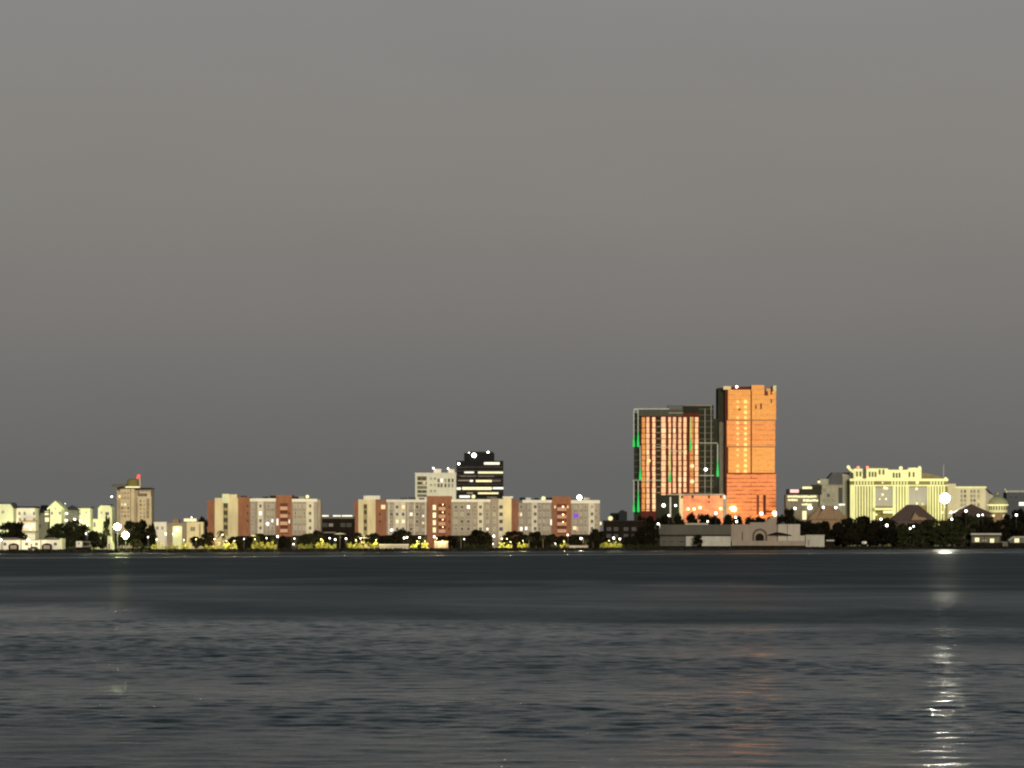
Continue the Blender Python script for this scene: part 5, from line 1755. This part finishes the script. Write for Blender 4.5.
def waves():
    """the nearer water as a real surface of wind waves, joined to the flat far water"""
    X0, X1, Y0, Y1, S = -62.0, 62.0, 72.0, 350.0, 0.18
    nx, ny = int((X1 - X0) / S) + 1, int((Y1 - Y0) / S) + 1
    xs, ys = np.linspace(X0, X1, nx), np.linspace(Y0, Y1, ny)
    x, y = np.meshgrid(xs, ys)
    rg = np.random.RandomState(8)
    z = np.zeros_like(x)
    # slow gust pattern that lifts and flattens the chop
    g = np.zeros_like(x)
    for _ in range(14):
        lam = rg.uniform(14, 70)
        th = rg.uniform(0, math.pi)
        g += np.sin(2 * math.pi / lam * (0.45 * x * math.cos(th) + y * math.sin(th)) + rg.uniform(0, 6.28))
    g = 1 / (1 + np.exp(-g * 0.75))
    for k in range(64):
        lam = math.exp(rg.uniform(math.log(0.75), math.log(3.3)))
        th = rg.normal(0, 0.32) + 0.08
        kk = 2 * math.pi / lam
        slope = WAVE_SLOPE * (1.0 if lam < 2.2 else 0.7) * rg.uniform(0.5, 1.4)
        ph = kk * (x * math.sin(th) + y * math.cos(th)) + rg.uniform(0, 6.28)
        s = np.sin(ph)
        amp = slope / kk
        z += amp * (s + 0.22 * np.cos(2 * ph)) * ((0.35 + 0.95 * g) if lam < 2.2 else 1.0)
    e = np.minimum(np.minimum(x - X0, X1 - x) / 8.0, np.minimum((y - Y0) / 8.0, (Y1 - y) / 160.0)).clip(0, 1)
    z *= e * e * (3 - 2 * e)
    co = np.stack([x, y, z], -1).reshape(-1, 3).astype(np.float32)
    idx = np.arange(nx * ny).reshape(ny, nx)
    q = np.stack([idx[:-1, :-1], idx[:-1, 1:], idx[1:, 1:], idx[1:, :-1]], -1).reshape(-1)
    co = np.concatenate([co, np.array([(-9000, -400, 0), (9000, -400, 0), (9000, 11000, 0), (-9000, 11000, 0)], np.float32)])
    n = nx * ny
    # four flat aprons round the wave patch, sharing its border corners
    c0, c1, c2, c3 = idx[0, 0], idx[0, -1], idx[-1, -1], idx[-1, 0]
    ap = np.array([n, n + 1, c1, c0, n + 1, n + 2, c2, c1, n + 2, n + 3, c3, c2, n + 3, n, c0, c3])
    q = np.concatenate([q, ap])
    me = bpy.data.meshes.new('water')
    me.vertices.add(len(co))
    me.vertices.foreach_set('co', co.ravel())
    nf = len(q) // 4
    me.loops.add(len(q))
    me.loops.foreach_set('vertex_index', q.astype(np.int32))
    me.polygons.add(nf)
    me.polygons.foreach_set('loop_start', np.arange(0, len(q), 4, dtype=np.int32))
    sm = np.ones(nf, bool)
    sm[-4:] = False
    me.polygons.foreach_set('use_smooth', sm)
    me.update(calc_edges=True)
    me.materials.append(MAT['bay_water'])
    o = bpy.data.objects.new('water', me)
    C.objects.link(o)
    tag(o, kind='structure')


WAVE_SLOPE = 0.0175
waves()

# sky, sun ----------------------------------------------------------
SUN_EL, SUN_AZ = math.radians(9), math.radians(8)   # low afterglow behind the camera, from its right
scene = bpy.context.scene
w = bpy.data.worlds.new('World')
scene.world = w
w.use_nodes = True
nt = w.node_tree
nt.nodes.clear()
out = nt.nodes.new('ShaderNodeOutputWorld')
bg = nt.nodes.new('ShaderNodeBackground')
bg.inputs['Strength'].default_value = 0.1
sky = nt.nodes.new('ShaderNodeTexSky')
sky.sky_type = 'NISHITA'
sky.sun_disc = False
sky.sun_elevation = math.radians(2)
sky.sun_rotation = math.pi - SUN_AZ
sky.air_density = 1.0
sky.dust_density = 2.0
hs = nt.nodes.new('ShaderNodeHueSaturation')
hs.inputs['Saturation'].default_value = 0.35
hs.inputs['Value'].default_value = 0.8
tc = nt.nodes.new('ShaderNodeTexCoord')
sp = nt.nodes.new('ShaderNodeSeparateXYZ')
ramp = nt.nodes.new('ShaderNodeValToRGB')
cr = ramp.color_ramp


def lin(r, g, b):
    f = lambda c: (c / 255) / 12.92 if c <= 10.3 else ((c / 255 + 0.055) / 1.055) ** 2.4
    return (f(r), f(g), f(b), 1)


stops = [(0.0, lin(103, 103, 102)), (0.02, lin(105, 105, 103)), (0.045, lin(112, 111, 109)), (0.075, lin(123, 120, 118)), (0.11, lin(133, 130, 125)),
         (0.145, lin(137, 134, 130)), (0.18, lin(138, 137, 137)), (0.26, lin(112, 117, 122)), (0.45, lin(66, 78, 86)), (1.0, lin(42, 52, 62))]
while len(cr.elements) > 1:
    cr.elements.remove(cr.elements[-1])
cr.elements[0].position = stops[0][0]
cr.elements[0].color = stops[0][1]
for p, c in stops[1:]:
    e = cr.elements.new(p)
    e.color = c
sc10 = nt.nodes.new('ShaderNodeVectorMath')
sc10.operation = 'SCALE'
sc10.inputs['Scale'].default_value = 10.0
mx = nt.nodes.new('ShaderNodeMixRGB')
mx.inputs['Fac'].default_value = 0.06
L = nt.links.new
L(tc.outputs['Generated'], sp.inputs[0])
L(sp.outputs['Z'], ramp.inputs['Fac'])
# faint uneven thin cloud
mpw = nt.nodes.new('ShaderNodeMapping')
mpw.inputs['Scale'].default_value = (9, 9, 22)
nzw = nt.nodes.new('ShaderNodeTexNoise')
nzw.inputs['Scale'].default_value = 1.0
nzw.inputs['Detail'].default_value = 4
mrw = nt.nodes.new('ShaderNodeMapRange')
mrw.inputs['From Min'].default_value = 0.3
mrw.inputs['From Max'].default_value = 0.7
mrw.inputs['To Min'].default_value = 0.98
mrw.inputs['To Max'].default_value = 1.02
vsw = nt.nodes.new('ShaderNodeVectorMath')
vsw.operation = 'SCALE'
L(tc.outputs['Generated'], mpw.inputs['Vector'])
L(mpw.outputs['Vector'], nzw.inputs['Vector'])
L(nzw.outputs['Fac'], mrw.inputs['Value'])
L(ramp.outputs['Color'], vsw.inputs[0])
L(mrw.outputs['Result'], vsw.inputs['Scale'])
L(vsw.outputs['Vector'], sc10.inputs[0])
L(sky.outputs['Color'], hs.inputs['Color'])
L(sc10.outputs['Vector'], mx.inputs['Color1'])
L(hs.outputs['Color'], mx.inputs['Color2'])
L(mx.outputs['Color'], bg.inputs['Color'])
L(bg.outputs['Background'], out.inputs['Surface'])

sd = bpy.data.lights.new('afterglow_sun', 'SUN')
sd.energy = 2.7
sd.angle = math.radians(14)
sd.color = (1.0, 0.90, 0.74)
so = bpy.data.objects.new('afterglow_sun', sd)
C.objects.link(so)
dirn = Vector((-math.sin(SUN_AZ) * math.cos(SUN_EL), math.cos(SUN_AZ) * math.cos(SUN_EL), -math.sin(SUN_EL)))
so.rotation_euler = dirn.to_track_quat('-Z', 'Y').to_euler()
so.location = (0, -50, 60)

# camera ------------------------------------------------------------
cd = bpy.data.cameras.new('camera')
cd.sensor_width = 36
cd.lens = FOC / 1024 * 36
cd.shift_y = (HYP - 384) / 1024
cd.clip_start = 1
cd.clip_end = 60000
co = bpy.data.objects.new('camera', cd)
C.objects.link(co)
co.location = (0, 0, EYE)
co.rotation_euler = (math.pi / 2, 0, 0)
scene.camera = co

scene.view_settings.view_transform = 'Standard'
scene.view_settings.look = 'None'
scene.view_settings.exposure = 0
scene.view_settings.gamma = 1
scene.view_settings.use_curve_mapping = False
scene.cycles.filter_width = 2.2
scene.cycles.use_denoising = True
scene.cycles.max_bounces = 6
scene.cycles.sample_clamp_indirect = 4
scene.cycles.use_light_tree = True
scene.cycles.caustics_reflective = False
scene.cycles.caustics_refractive = False
